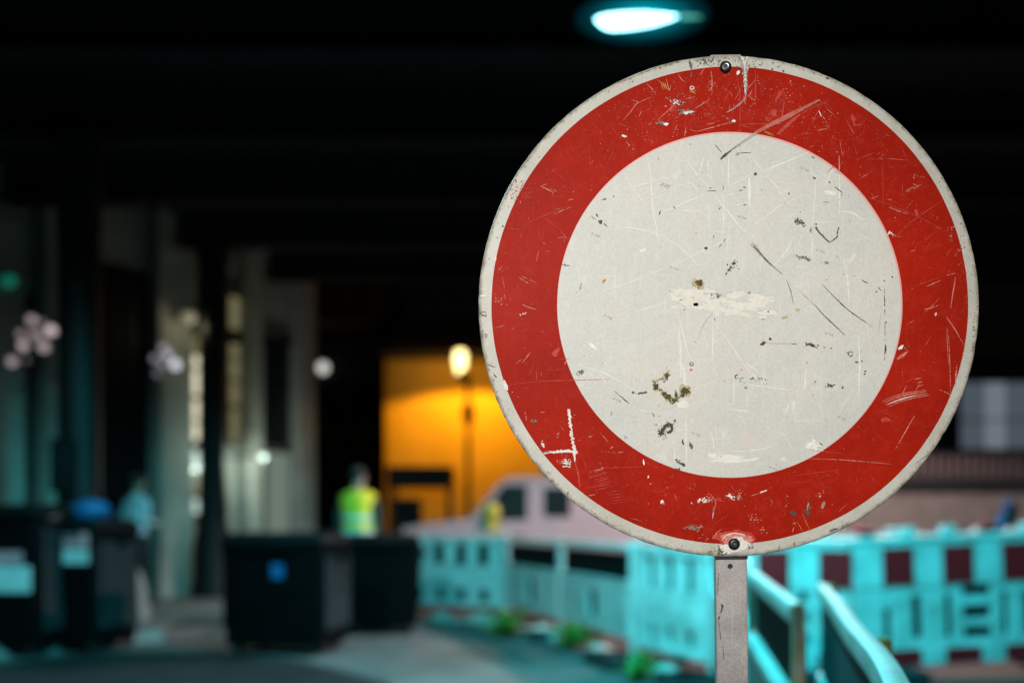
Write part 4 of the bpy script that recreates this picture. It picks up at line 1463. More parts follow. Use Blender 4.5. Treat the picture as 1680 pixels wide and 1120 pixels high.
# tear at the top edge
stroke('tapew', [(1219, 92), (1221, 104), (1222, 116), (1222.5, 134), (1223, 156)], 8, 14, 2, .6); stroke('white', [(1216, 93), (1219, 104), (1221, 118), (1222, 136), (1222.5, 152)], 3.4, 5, 1.2, .7); stroke('white', [(1226, 94), (1223.5, 104), (1224.5, 116), (1223, 140)], 2.2, 3.5, 1, .7)
stroke('grey', [(1213, 94), (1218, 103), (1219.5, 118), (1221, 140)], 1.6, rag=.6); stroke('tan', [(1228, 96), (1224, 104), (1225, 122), (1224, 142)], 1.8, rag=.6)
stroke('grey', [(1222, 104), (1222, 122), (1223, 150)], 1.4, rag=.6, dash=.2)
stroke('tapew', [(1223, 153), (1222, 162), (1214, 171), (1203, 179), (1192, 185)], 2.4); stroke('pale', [(1222, 154), (1221, 161), (1213, 170), (1202, 178)], 1.0); stroke('grey', [(1222, 163), (1213, 172), (1201, 180)], 1.0)
stroke('pale', [(1219, 158), (1223, 172)], 1.4); stroke('pale', [(1233, 149), (1229, 159)], 1.3); stroke('pale', [(1226, 157), (1232, 161), (1238, 166)], 1.3); stroke('pale', [(1223, 150), (1232, 140), (1240, 131)], 1.1)
blob('chip', 1211, 120, 2.4, 3.6, 30, .2); blob('chip', 1203.5, 199, 3, 2.4)
for pts in [[(1207, 124), (1213, 148), (1214, 175)], [(1214, 175), (1214, 214)], [(1212, 204.5), (1262, 203.5)], [(1190, 205), (1203, 202)], [(1212, 206), (1222, 208), (1231, 211)], [(1239, 115), (1239, 175)], [(1243, 121), (1241, 130)],
            [(1330, 207), (1338, 190), (1349, 171)], [(1352, 172), (1363, 185), (1375, 198)], [(1310, 190), (1335, 176), (1362, 165)], [(1209, 216), (1216, 214)]]:
    stroke('faint', pts, 1.4)
stroke('chip', [(1343, 182), (1345, 187), (1347, 192)], 1.8); stroke('pale', [(1341, 215), (1348, 213), (1357, 212)], 1.4); stroke('pale', [(1376, 256), (1376.5, 270), (1376.5, 286)], 2.2)
for dy in (0, 2):
    stroke('yellow', [(1253, 215 + dy), (1262, 219 + dy), (1269, 222 + dy)], 1.1)
specks('pale', 1258, 195, 10, 6, 12, 1.0); specks('pale', 1290, 150, 40, 30, 30, 1.0); specks('pale', 1345, 200, 30, 25, 20, .9)
specks('film', 1277, 172, 20, 15, 40, 2.0)
# long adhesive streak
stroke('tape', [(1239, 219), (1262, 206), (1285, 195), (1310, 182), (1345, 164)], 8, 5, 2.5, .12)
stroke('tapew', [(1196, 249), (1210, 239), (1225, 229), (1240, 219)], 3.6, 2.5, 4.5, .12); stroke('faint', [(1275, 221), (1290, 207), (1312, 188)], 6, 3, 3, .2)
stroke('grey', [(1190, 255), (1200, 247), (1214, 237)], 1.4, 3, .6, .3)
stroke('dark', [(1182, 262), (1186, 258), (1192, 253), (1198, 248)], 4.6, 2.2, .8, .35)
stroke('dark', [(1212, 252), (1220, 251.2), (1232, 251)], .9); stroke('grey', [(1207, 251.5), (1209, 255), (1212, 252), (1208, 251)], 1.4)
# bright rubbed lines on the white
for pts, w in [([(1060, 256), (1066, 280), (1069, 315), (1071, 345), (1076, 370), (1081, 400)], 2.3), ([(1010, 316), (1040, 307), (1068, 299), (1104, 290)], 2), ([(1027, 290), (1043, 316), (1061, 342)], 1.8),
               ([(1008, 374), (1040, 375), (1076, 384), (1100, 396)], 2.4), ([(1071, 352), (1090, 347), (1110, 339), (1165, 315)], 2.2), ([(1112, 345), (1130, 347), (1153, 346)], 2.2), ([(1118, 254), (1142, 285), (1166, 312)], 1.8),
               ([(1124, 293), (1147, 314)], 2), ([(1166, 315), (1192, 345), (1216, 375), (1241, 392)], 2.4), ([(1187, 318), (1187, 350), (1186, 384)], 1.8), ([(1195, 258), (1195, 306)], 2), ([(1161.5, 262), (1162, 285)], 1.8),
               ([(1163, 330), (1163, 378)], 1.6), ([(1090, 390), (1112, 404), (1134, 424), (1145, 437)], 2), ([(1102, 437), (1135, 420), (1180, 400), (1214, 384)], 1.7), ([(1228, 375), (1255, 357), (1280, 338), (1322, 318)], 1.6),
               ([(1252, 285), (1272, 305), (1290, 330)], 2), ([(1250, 284), (1275, 272), (1310, 258), (1326, 250)], 2.6), ([(1233, 258), (1250, 281)], 2.4), ([(1229, 292), (1229, 340)], 5), ([(1147, 283), (1155, 258)], 1.6), ([(1196, 306), (1222, 293), (1232, 285)], 1.8),
               ([(1338, 300), (1336, 330), (1333, 366)], 1.8), ([(1333, 392), (1331, 424)], 1.8), ([(1352, 308), (1366, 278)], 1.8), ([(1377, 284), (1377, 352)], 2.0), ([(1380, 348), (1398, 350), (1416, 362)], 4), ([(1323, 365), (1372, 365)], 1.5),
               ([(1392, 373), (1440, 402)], 1.4), ([(942, 495), (990, 478), (1035, 463), (1110, 432)], 1.8), ([(1030, 516), (1060, 506), (1096, 497)], 2.2), ([(1110, 512), (1120, 545), (1130, 583), (1141, 600)], 2.4), ([(1114, 535), (1116, 575), (1117, 620)], 3.4),
               ([(1170, 522), (1169, 560), (1168, 596)], 1.8), ([(1174, 532), (1200, 568), (1230, 612)], 2.2), ([(1091, 490), (1092, 515)], 1.3), ([(1009, 440), (1009, 488)], 1.2), ([(1384, 425), (1390, 460), (1393, 500)], 2.4), ([(1408, 550), (1410, 600), (1408, 660)], 2.6),
               ([(1190, 671), (1210, 673), (1232, 676)], 2), ([(1291, 678), (1294, 660)], 1.8), ([(1300, 691), (1352, 691)], 1.5), ([(1190, 740), (1240, 738), (1280, 728)], 1.6), ([(1185, 757), (1215, 756), (1245, 752)], 6), ([(1322, 608), (1319, 640)], 3),
               ([(1204, 625), (1203, 660)], 2), ([(1164, 708), (1170, 722), (1170, 735)], 3), ([(1125, 690), (1126, 760)], 3), ([(1107, 735), (1106, 758)], 2), ([(1184, 705), (1187, 720)], 2), ([(1185, 763), (1196, 757), (1212, 755)], 2), ([(1106, 600), (1120, 600), (1124, 640)], 4), ([(1048, 672), (1062, 676)], 3),
               ([(985, 615), (995, 630)], 2), ([(940, 598), (990, 612), (1040, 640)], 2.5), ([(1220, 630), (1250, 634), (1300, 640)], 2), ([(1245, 612), (1222, 594)], 2.2), ([(1300, 390), (1290, 412), (1265, 440)], 1.8), ([(1150, 300), (1118, 304), (1090, 310)], 1.4), ([(1200, 337), (1222, 335)], 1.8), ([(1192, 320), (1207, 318)], 2)]:
    stroke('wline', pts, w, dash=.03)
blob('chip', 1055, 411, 7, 1.8, -28, .3); blob('chip', 972, 568, 7.5, 2.8, 40, .3); blob('wline', 1362, 317, 11, 4, 5); specks('chip', 1362, 318, 12, 5, 10, 1.2)
blob('white', 1336, 731, 12, 8, 10, .7, 24); specks('chip', 1336, 731, 16, 9, 14, 1.8); blob('wline', 1120, 662, 8, 7); blob('wline', 1168, 747, 7, 4)
blob('wline', 1200, 752, 36, 5, -3, .5, 26)
# dark scuffs on the white, upper half
for pts, w in [([(988, 328), (995, 326.5)], 2.2), ([(1005, 323), (1008, 322)], 1.6), ([(977.5, 351), (981, 356)], 2.4), ([(990, 367), (993, 369), (996, 372)], 1.8), ([(1081, 353), (1084, 346)], 2.2), ([(1179, 344), (1182, 340)], 1.9), ([(1212, 313.5), (1218, 312)], 1.7),
               ([(1219, 307), (1223, 308.5)], 1.8), ([(1163, 309), (1167, 308.5)], 1.6), ([(1187, 305), (1186, 312)], 1.5), ([(1219, 335.5), (1224, 337)], 1.7), ([(1187, 397), (1190, 392)], 1.9), ([(1179, 406), (1184, 400)], 1.2), ([(1170.5, 386), (1171, 392)], 1.3), ([(1104, 338), (1108, 343)], 1.4), ([(1160, 314), (1176, 313)], 1.0),
               ([(1173, 238), (1178, 244), (1184, 251)], 1.2), ([(1331, 257), (1336, 260)], 1.6), ([(1333, 291), (1338, 294)], 2.6), ([(1359, 298), (1362, 301)], 1.8), ([(1369, 307), (1376, 312), (1382, 317)], 1.5), ([(1380, 318), (1381, 322)], 1.2), ([(1350, 332), (1360, 332)], .8),
               ([(921, 434), (928, 435.5), (935, 436)], 1.3), ([(926, 431), (928, 438)], 1.0), ([(1413, 459), (1419, 463), (1424, 464)], 1.7), ([(1436, 480), (1439, 477)], 1.7), ([(1440, 471), (1445, 477)], 1.3), ([(1462, 454), (1465, 455)], 2.2), ([(1450, 459), (1450.5, 462)], 1.6)]:
    stroke('dark', pts, w)
blob('dark', 985, 364.5, 3, 2.6, 20); blob('dark', 1239, 286, 2.8, 2.2, -30, .25); blob('dark', 1158, 407.5, 2.8, 2.4, -20, .2); blob('dark', 1294, 318, 1.5, 1.5, 0, .1)
stroke('grey', [(970, 354), (973, 358), (977, 361)], 1.2)
specks('dark', 1311, 364, 9, 4.5, 34, 1.3, 32); specks('grey', 1311, 365, 9, 4, 16, 1.4, 32)
stroke('dark', [(1339, 367), (1338, 372), (1341, 378), (1349, 387), (1356, 394), (1361, 398)], 2.2, 3.2, 1.6, .5, .06); stroke('dark', [(1362, 397), (1369, 392.5), (1373, 388), (1374, 380), (1376, 373)], 2.0, 1.4, 1.4, .6, .1)
specks('dark', 1331, 379, 4, 4, 6, 1.0); specks('grey', 1318, 424, 13, 4.5, 30, 1.3, 18); specks('dark', 1318, 424, 13, 4, 18, 1.0, 18); blob('grey', 1356, 431, 3, 1.8, 20); specks('grey', 1355, 431, 10, 3, 6, .8)
stroke('dark', [(1206, 431), (1202, 434), (1197, 441), (1193, 447), (1190, 451)], 3.6, 5.5, 1.6, .6, .08); specks('dark', 1201, 437, 7, 10, 22, 1.0, 40)
stroke('smear', [(1233, 399), (1244, 412), (1254, 424)], 7, 7, 2); stroke('dark', [(1236, 404), (1252, 421), (1268, 437), (1283, 450)], 1.2, 1.6, .5); stroke('grey', [(1241, 407), (1254, 425), (1266, 437)], 1.4); stroke('dark', [(1246, 415), (1256, 425)], 1.3)
stroke('grey', [(1290, 459), (1297, 478), (1301.5, 499)], 1.3)
stroke('dark', [(1350, 468), (1366, 485), (1384, 502), (1400, 516)], 1.2, .4, .6); stroke('dark', [(1378, 498), (1400, 515), (1421, 529)], 1.1, .4, .4); stroke('smear', [(1400, 516), (1432, 537)], 2)
stroke('smear', [(1310, 476), (1338, 502)], 1.5); stroke('dark', [(1336, 500), (1350, 516), (1366, 531), (1386, 550)], 1.6, .5, .4)
stroke('dark', [(1450.4, 475), (1451, 500), (1451.5, 520)], 1.4, rag=.7, dash=.3); stroke('grey', [(1451.5, 520), (1451.5, 560)], 1.2, dash=.45); stroke('dark', [(1452, 565), (1452, 574), (1451.5, 582)], 3.0, 1.2, .8, .5); stroke('grey', [(1451, 584), (1451, 592)], 1); blob('dark', 1453, 528.5, 1.5, 1); stroke('smear', [(1445, 514), (1441, 545)], 1.6)
specks('grey', 1385, 450, 4, 2, 5, .8); specks('grey', 951, 470, 3, 10, 10, 1.0, 20); blob('yellow', 991, 461, 3.5, 2, -50); blob('moss2', 1287, 521, 6, 2.2, -20); blob('moss2', 1308, 508, 4, 2)
# centre: sticker residue, rust
for (x0, x1, y0, y1) in ((1104, 1168, 476, 506), (1170, 1262, 481, 519)):
    for k in range(46):
        x_ = rw.uniform(x0, x1); y__ = rw.uniform(y0, y1) + (x_ - 1104) * .015
        blob('cream', x_, y__, rw.uniform(4, 13), rw.uniform(2, 4.5), rw.uniform(-14, 14), .6, 14)
    for k in range(9):
        x_ = rw.uniform(x0, x1 - 16); y__ = rw.uniform(y0, y1)
        stroke('smear', [(x_, y__), (x_ + 8, y__ + rw.uniform(-2.5, 2.5)), (x_ + rw.uniform(14, 26), y__ + rw.uniform(-4, 4))], .8)
blob('moss2', 1146, 466, 10, 8, 20); blob('rust', 1147, 464.5, 6.2, 4.6, 15, .5); specks('dark', 1149, 463, 5, 4, 12, 1.1); specks('rust', 1145, 468, 8, 6, 14, 1.0)
specks('grey', 1177, 485, 5, 6, 14, 1.2, 0); specks('dark', 1177, 486, 3, 3, 6, 1.0); specks('grey', 1166.5, 486, 2.5, 4, 9, 1.0); specks('dark', 1227, 480, 5, 2, 9, .9); specks('dark', 1122, 508, 1.5, 2.5, 4, .8); blob('dark', 1260, 511.5, 1.7, 1.4); stroke('grey', [(1249, 523.5), (1256, 524)], 1)
stroke('smear', [(1168, 514), (1158, 527), (1150, 541), (1146, 556)], 2.0); stroke('grey', [(1114, 493), (1120, 491)], 1); stroke('dark', [(1172, 522), (1172.5, 526)], 1.6); specks('grey', 1100, 475, 5, 5, 6, .8)
for (x_, y__) in [(1320, 278), (1346, 412), (977, 386), (1217, 357), (1106, 440), (997, 520), (1360, 548), (1381, 686), (1268, 768), (1012, 656), (1142, 712), (1090, 306), (1093, 304)]:
    blob('smear', x_ - 5, y__ - 2, 2.2, 1.8); blob('smear', x_ + 1, y__, 2.0, 1.6); blob('smear', x_ + 5, y__ + 2, 2.2, 1.8)
# middle right
blob('dark', 1251, 564, 4.2, 2.8, -25); specks('grey', 1254, 560, 4, 4, 6, 1.0); blob('dark', 1263, 556, 2.4, 1.8, 20); stroke('smear', [(1256, 563), (1285, 563.5), (1302, 564)], 1.6); stroke('dark', [(1298, 564), (1307, 564.5)], 1.2)
specks('dark', 1331, 566, 11, 2.8, 34, 1.3, 14); stroke('grey', [(1322, 564), (1331, 566), (1341, 571)], 3.5, rag=.6); blob('blush', 1349, 569, 12, 6); blob('grey', 1352, 570, 1.7, 1.2); blob('grey', 1363, 571, 1.6, 1)
for a in range(30, 340, 30):
    blob('dark', 1395 + 3.8 * math.cos(R(a)), 580.5 + 3.8 * math.sin(R(a)), 1.1, .7, a)
stroke('grey', [(1388, 577), (1393, 582)], 1.3); stroke('smear', [(1404, 585), (1416, 572)], 1.4); blob('dark', 1404.5, 594, 2.8, 1.1, 8); blob('grey', 1414, 592.5, 1.6, 1.2); blob('dark', 1419.5, 609, 1.6, 1.3); blob('dark', 1418, 613.5, 1.8, 1.4); stroke('dark', [(1323.5, 593), (1324, 597)], 1.2)
stroke('dark', [(1210, 614.5), (1206.5, 616), (1206, 619), (1208, 621)], 1.9, 1.4, 1.2); specks('grey', 1215, 621, 4, 2.5, 9, 1.0); specks('grey', 1234, 621, 4, 2.5, 10, 1.1); specks('grey', 1252, 622, 9, 3, 16, 1.1); specks('grey', 1250, 630, 8, 3, 8, .8); blob('grey', 1223, 636, 2, 1.2); specks('grey', 1225, 626, 20, 4, 8, .7)
specks('dark', 1362, 632.5, 5.5, 2.6, 16, 1.3, 0); blob('dark', 1361, 632.5, 3.6, 1.6, -10); specks('grey', 1381, 636, 4, 2, 8, 1.1); blob('grey', 1337.5, 626.5, 1.6, 1.2); specks('grey', 1335, 629, 5, 2, 5, .7); stroke('grey', [(1332, 648.5), (1336, 648.5)], 1.2)
stroke('dark', [(1344, 726.5), (1347, 728), (1349, 731)], 1.5); blob('blush', 1226, 720, 14, 12); blob('blush', 1216, 606, 12, 7, 40); blob('blush', 1365, 545, 10, 6)
for a in range(0, 360, 40):
    blob('grey', 1134.5 + 3 * math.cos(R(a)), 597 + 2.8 * math.sin(R(a)), 1.1, .8)
blob('pale', 1133.5, 606.5, 2.2, 1.8); blob('pale', 1216, 606.5, 1.4, 1.2); stroke('grey', [(1130, 596), (1137, 600)], 1.0)
# lichen ring and grime, lower left
for (x_, y__, rx, ry, an) in [(1094, 616, 4.2, 6.4, 15), (1075.5, 634, 3.6, 5.6, -10), (1096, 652, 7.5, 4.2, 38), (1123, 641, 6.4, 5.8, 0), (1109, 648, 1.8, 4.2, 0), (1107, 657, 4.5, 2.2, -10), (1120, 648, 4.2, 2.4, -30), (1089, 646, 3, 3, 0)]:
    blob('moss2', x_, y__, rx * 1.5, ry * 1.4, an, .5); blob('moss', x_, y__, rx, ry, an, .5); specks('moss', x_, y__, rx * 1.5, ry * 1.5, 16, 1.1, an); specks('dark', x_, y__, rx * .9, ry * .9, 7, 1.0, an)
for (x_, y__) in [(1083, 622), (1088, 621), (1072, 625), (1078, 624), (1082, 639), (1085, 641), (1114, 652), (1102, 661), (1104, 656)]:
    blob('moss2', x_, y__, 3, 2.2); specks('moss', x_, y__, 3, 2.4, 5, .9)
blob('dark', 1038, 643.5, 2.0, 1.6); stroke('grey', [(1040, 644), (1045, 646)], .8); stroke('dark', [(1047, 647), (1050, 644.5), (1055, 645), (1061, 642.5)], 2.4, 2.6, 2.8, .4)
stroke('dark', [(1018, 649), (1025, 656), (1032, 661)], 1.9, .5, .6); stroke('grey', [(1008, 641), (1014, 647), (1020, 652)], 1.1); stroke('dark', [(1002, 682), (1004, 675)], 1.3); stroke('dark', [(1023, 715), (1028, 717), (1024, 719)], 1.0)
specks('smear', 1090, 706, 16, 11, 40, 1.8, -30)
stroke('moss', [(1082, 713), (1087, 705), (1092, 698), (1098, 695), (1102, 700), (1101, 707), (1094, 710)], 5.0, 6.5, 4.0, .4); specks('dark', 1085, 710, 7, 5, 16, 1.3, -40); specks('dark', 1098, 699, 7, 5, 18, 1.3); specks('moss', 1092, 704, 16, 11, 26, 1.1, -30); stroke('dark', [(1101, 697), (1103, 703), (1100, 708)], 3.2)
blob('blush', 1093, 706, 3.4, 2.4); specks('grey', 1074, 681, 5, 2, 7, 1.0); blob('grey', 1107, 690, 1.8, 2.2); specks('grey', 1075, 697, 7, 2, 7, .8); blob('grey', 1105, 695, 1.6, .9)
stroke('dark', [(1119, 720), (1120, 725), (1121.5, 729)], 3.2, .8, 3, .3); blob('grey', 1133.5, 731, 2.6, 5.8, -22, .3); stroke('dark', [(1132, 726), (1135, 731), (1136, 736)], 1.4)
stroke('dark', [(1111, 757), (1115, 760), (1119, 760.5), (1123, 764)], 3.0, 1.6, 3, .6); specks('dark', 1113, 756, 5, 4, 14, 1.1); specks('dark', 1113, 769, 5, 3, 14, 1.1); blob('dark', 1122, 763, 2, 2.6)
specks('dark', 952, 611, 6, 4, 16, 1.0, -25)
for a in range(0, 360, 45):
    blob('dark', 955 + 2.6 * math.cos(R(a)), 610 + 2.8 * math.sin(R(a)), .9, .6); blob('grey', 948.5 + 2.4 * math.cos(R(a)), 613 + 2.6 * math.sin(R(a)), .8, .6)
# -- left and right of the ring
for pts, w, k in [([(887, 306), (898, 311), (909, 317)], 1.8, 'pale'), ([(888, 306), (898, 302)], 1.1, 'pale'), ([(902, 309), (914, 315)], 1.0, 'pale'), ([(908, 352), (922, 346), (937, 340)], 1.3, 'pale'), ([(890, 356), (908, 369), (925, 385)], 1.3, 'faint'), ([(859, 370), (890, 355), (935, 338)], 1.1, 'faint'),
                  ([(851, 455), (868, 466)], 1.4, 'pale'), ([(855, 453), (880, 464)], 1.1, 'pale'), ([(932, 329), (941, 327)], 1.2, 'pale'), ([(855, 499), (867, 504), (880, 508)], 1.6, 'pale'), ([(809, 539), (827, 534)], 1.2, 'pale'), ([(857, 595), (864, 586), (871, 577)], 1.3, 'pale'), ([(880, 609), (880, 625)], 1.8, 'faint'), ([(888, 609), (888, 618)], 1.4, 'faint'),
                  ([(830, 632), (880, 626), (935, 624), (1000, 622)], 1.3, 'faint'), ([(926, 598), (929, 592)], 1.5, 'pale'), ([(895, 412), (902, 413)], 1.2, 'pale'), ([(891, 399), (894, 400)], 1.6, 'pale'), ([(898, 607), (930, 606)], 1.0, 'faint'), ([(822, 414), (834, 416)], 1.2, 'faint'), ([(985, 710), (998, 725)], 1.3, 'pale'), ([(861, 675), (864, 690)], 1.4, 'pale'), ([(886, 677), (896, 675)], 1.2, 'pale'), ([(913, 590), (935, 588)], .9, 'faint'),
                  ([(965, 813), (976, 811)], 2.0, 'pale'), ([(975, 772), (988, 769)], 1.4, 'pale'), ([(980, 790), (1000, 783)], 1.4, 'faint'), ([(990, 768), (1060, 765)], 1.0, 'faint'), ([(960, 800), (1000, 795)], 1.2, 'faint'), ([(1486, 316), (1498, 310), (1511, 303)], 1.6, 'pale'), ([(1484, 314), (1500, 306)], 1.0, 'pale'), ([(1496, 301), (1506, 306)], 1.3, 'pale'),
                  ([(1457, 340), (1472, 346), (1489, 352)], 1.4, 'pale'), ([(1425, 325), (1455, 335), (1490, 349), (1530, 368), (1568, 388)], 1.2, 'faint'), ([(1467, 391), (1490, 368), (1512, 352), (1545, 330)], 1.5, 'faint'), ([(1428, 327), (1441, 322)], 1.2, 'pale'), ([(1455, 327), (1463, 329)], 1.4, 'pale'), ([(1492, 413), (1501, 411)], 1.6, 'pale'), ([(1505, 402), (1545, 374)], 1.1, 'faint'),
                  ([(1484, 628), (1500, 620)], 1.0, 'faint'), ([(1520, 470), (1543, 460)], 1.4, 'pale'), ([(1500, 470), (1540, 455)], 1.2, 'faint'), ([(1567, 455), (1563, 480), (1559, 506)], 1.9, 'pale'), ([(1553, 452), (1567, 448)], 1.3, 'pale'), ([(1552, 520), (1566, 540), (1580, 565)], 1.7, 'pale'), ([(1553, 536), (1557, 575), (1559, 645)], 1.2, 'pale'), ([(1552, 540), (1556, 600)], .9, 'pale'),
                  ([(1540, 639), (1550, 643), (1559, 648)], 1.5, 'pale'), ([(1516, 508), (1528, 505), (1541, 500)], 1.8, 'pale'), ([(1570, 598), (1568, 612), (1567, 634)], 2.2, 'pale'), ([(1500, 682), (1487, 704), (1469, 736)], 1.6, 'pale'), ([(1326, 752), (1380, 754), (1462, 761)], 1.2, 'pale'), ([(1330, 738), (1384, 744)], 1.0, 'faint'), ([(1480, 646), (1487, 632)], 1.1, 'pale'),
                  ([(1500, 622), (1511, 620)], 1.3, 'pale'), ([(1504, 628), (1513, 626)], 1.2, 'pale'), ([(1506, 634), (1517, 630)], 1.3, 'pale'), ([(1502, 640), (1508, 630)], 1.0, 'pale'), ([(1300, 780), (1380, 770)], 1.0, 'faint'), ([(1480, 300), (1480, 320)], 1, 'faint'), ([(1448, 270), (1448, 340)], 1.0, 'faint'), ([(1404, 263), (1436, 250)], 1.3, 'faint'), ([(1370, 285), (1385, 262)], 1.0, 'faint'), ([(1374, 268), (1356, 284)], 1.2, 'faint')]:
    stroke(k, pts, w, dash=.08 if k == 'pale' else .04)
for dx, dy, w in ((0, 0, 2.0), (3, 3.5, 2.6), (8, 6, 1.6), (-3, -2.5, 1.2)):
    stroke('pale', [(1450 + dx, 661 + dy), (1468 + dx, 653 + dy), (1490 + dx, 647 + dy), (1520 + dx * .6, 642 + dy)], w, .6, .6)
stroke('white', [(1456, 663), (1478, 655), (1500, 649)], 1.6)
blob('chip', 1477, 570, 4, 2.6, -40); stroke('white', [(1474, 574), (1482, 566)], 2.4)
for dy in (0, 4, 8):
    stroke('pale', [(1471, 590 - dy * .2), (1480, 586 - dy * .6), (1489, 577 - dy * .1)], 1.6)
stroke('grey', [(1479, 566), (1490, 577)], 1.2); specks('chip', 1460, 383, 5, 3, 9, 1.4, 25); specks('pale', 1470, 388, 8, 4, 8, 1.0, 20); specks('chip', 1535, 516, 5, 3, 8, 1.2, 20); specks('pale', 1559, 375, 5, 4, 9, 1.3); specks('pale', 1503, 290, 16, 8, 14, 1.0); specks('pale', 1579, 580, 3, 8, 7, 1.2)
specks('chip', 859, 515, 4, 3, 7, 1.4, -30); specks('pale', 820, 490, 14, 9, 16, 1.3, 40); specks('pale', 822, 440, 8, 8, 10, 1.0); blob('faint', 912, 578, 8, 4, -50); specks('pale', 927, 390, 10, 10, 14, .8); blob('chip', 792, 486, 5, 2.6, 10, .3)
specks('film', 850, 318, 26, 26, 90, 1.1, -55); specks('pale', 856, 312, 22, 22, 60, .55, -55)
# dents on the red edge
blob('white', 829, 632, 3.5, 8, -18, .3); blob('chip', 813, 425, 1.6, 3)
# white paint cross
stroke('white', [(933, 671), (935, 690), (938, 712), (940, 728)], 5.0, 3.2, 4.5, .75, .04); stroke('white', [(939, 722), (942, 740), (943, 757)], 5.4, 3.0, 2.0, .6); stroke('chip', [(934, 676), (937, 700), (940, 715)], 2.0, rag=.7, dash=.12); stroke('grey', [(937, 690), (939, 722)], .9, dash=.3)
stroke('white', [(891, 744), (912, 741), (930, 739.5), (947, 742)], 4.6, .8, 4.5, .6); stroke('chip', [(912, 741), (930, 740), (940, 741)], 2.6, rag=.6); stroke('pale', [(890, 742), (905, 739)], 1.2); stroke('white', [(943, 741), (948, 742)], 3)
streakset('white', 929, 760, 16, 4, 6, 2.6, 1.5); specks('white', 931, 759, 6, 6, 12, 1.5); streakset('pale', 917, 757, 8, 80, 3, 3, 1.3); blob('white', 890.5, 729.5, 4, 2, 60); specks('chip', 890, 729, 4, 4, 8, 1.0); stroke('pale', [(935, 682), (941, 686)], 1.0); specks('pale', 916, 713, 4, 5, 7, 1.0)
stroke('faint', [(943, 758), (949, 780), (951, 800)], 3.0); streakset('faint', 985, 785, 34, -14, 9, 4, 1.2); streakset('faint', 1010, 815, 30, -8, 5, 5, 1.0)
blob('grey', 875.5, 690, 4, 2.2, 10); blob('dark', 875, 690, 2.0, 1.2); blob('dark', 900, 717, 2.6, 1.2, 10); blob('grey', 968, 716, 3, 1.5); blob('dark', 984, 760, 1.8, 1.6); specks('pale', 1015, 742, 18, 1.4, 12, 1.0); blob('pale', 1003, 734, 2.4, 1.2, -40); blob('chip', 1056, 758, 1.6, 3.8); blob('pale', 988, 767.5, 1.5, 1.5)
# -- bottom of the ring
blob('chip', 1085.5, 823, 3.0, 2.2, -20); specks('chip', 1088, 824, 6, 2, 6, .9); blob('chip', 1063.5, 782, 1.0, 2.4, 10); blob('pale', 1067, 793, 1.6, 1.6)
specks('chip', 1152, 821, 14, 3.4, 34, 1.2, -5); specks('pale', 1180, 815, 36, 6, 44, 1.0, -6); specks('chip', 1198, 814, 8, 4, 22, 1.3, 15); blob('tan', 1211.5, 815.5, 3.4, 3.2); streakset('pale', 1160, 820, 26, -6, 4, 2.6, 1.1)
stroke('pale', [(1165, 812), (1172, 818), (1174, 826), (1171, 838)], 1.4); stroke('grey', [(1171, 830), (1170, 842), (1169.5, 850)], 2.6, rag=.6); stroke('chip', [(1170, 840), (1169, 850)], 1.0)
stroke('pale', [(1232, 813), (1244, 809)], 1.2); stroke('chip', [(1246, 808), (1252, 806), (1258, 803.5)], 2.4, .8, .8, .6)
specks('tan', 1136, 865.5, 11, 3.8, 40, 1.4, 4); specks('grey', 1135, 866, 8, 3, 10, 1.0); specks('pale', 1148, 864, 7, 3, 10, 1.0); specks('pale', 1155, 882, 14, 4, 14, 1.0); specks('pale', 1235, 850, 8, 10, 18, 1.0); specks('pale', 1250, 868, 6, 8, 14, 1.0); specks('pale', 1290, 820, 4, 22, 10, .9)
blob('dark', 1302, 842, 4.6, 3, 10, .7); specks('dark', 1303, 842, 7, 4, 8, 1.1); blob('dark', 1325, 841, 3.4, 4.6, 0, .5); specks('grey', 1325, 834, 4, 8, 26, 1.2, 12); specks('dark', 1325, 830, 4, 9, 12, 1.2, 12); stroke('chip', [(1326, 825), (1324, 836)], 1.2); blob('tan', 1350, 828, 2.8, 5.4, 18, .3); stroke('chip', [(1346, 812), (1344, 816)], 1.8); specks('pale', 1345, 808, 8, 10, 9, .9)
stroke('yellow', [(1307, 855), (1312, 863), (1316, 871)], .9); stroke('yellow', [(1316, 842), (1322, 856), (1330, 872)], .8); stroke('pale', [(1300, 872), (1302, 864)], 1.3); blob('pale', 1303, 858, 3, 1.0, -10)
# worn patch round the lower bolt
blob('faint', 1208, 882, 33, 13, 2, .2, 34); blob('pale', 1207, 886, 26, 12, 3, .22, 34); blob('white', 1214, 892, 20, 10, 4, .3, 30); blob('white', 1196, 900, 20, 7, 0, .3, 24)
specks('pale', 1190, 880, 14, 7, 18, 1.3); stroke('white', [(1184, 886), (1191, 878), (1206, 874), (1222, 877)], 2.0, rag=.6); specks('tan', 1202, 882, 12, 5, 16, 1.2); stroke('pale', [(1171, 884), (1176, 873), (1184, 868)], 1.6)
stroke('grey', [(1179, 894), (1180, 902), (1178, 910)], 4.5, rag=.7); specks('grey', 1186, 905, 8, 7, 26, 1.4); specks('dark', 1182, 906, 6, 7, 14, 1.2); blob('tan', 1165, 906, 5, 4, 0, .5); specks('tan', 1170, 903, 10, 6, 12, 1.2); specks('grey', 1230, 895, 8, 6, 22, 1.2); specks('dark', 1232, 898, 6, 5, 8, 1.0); specks('grey', 1205, 908, 30, 3, 14, .9)
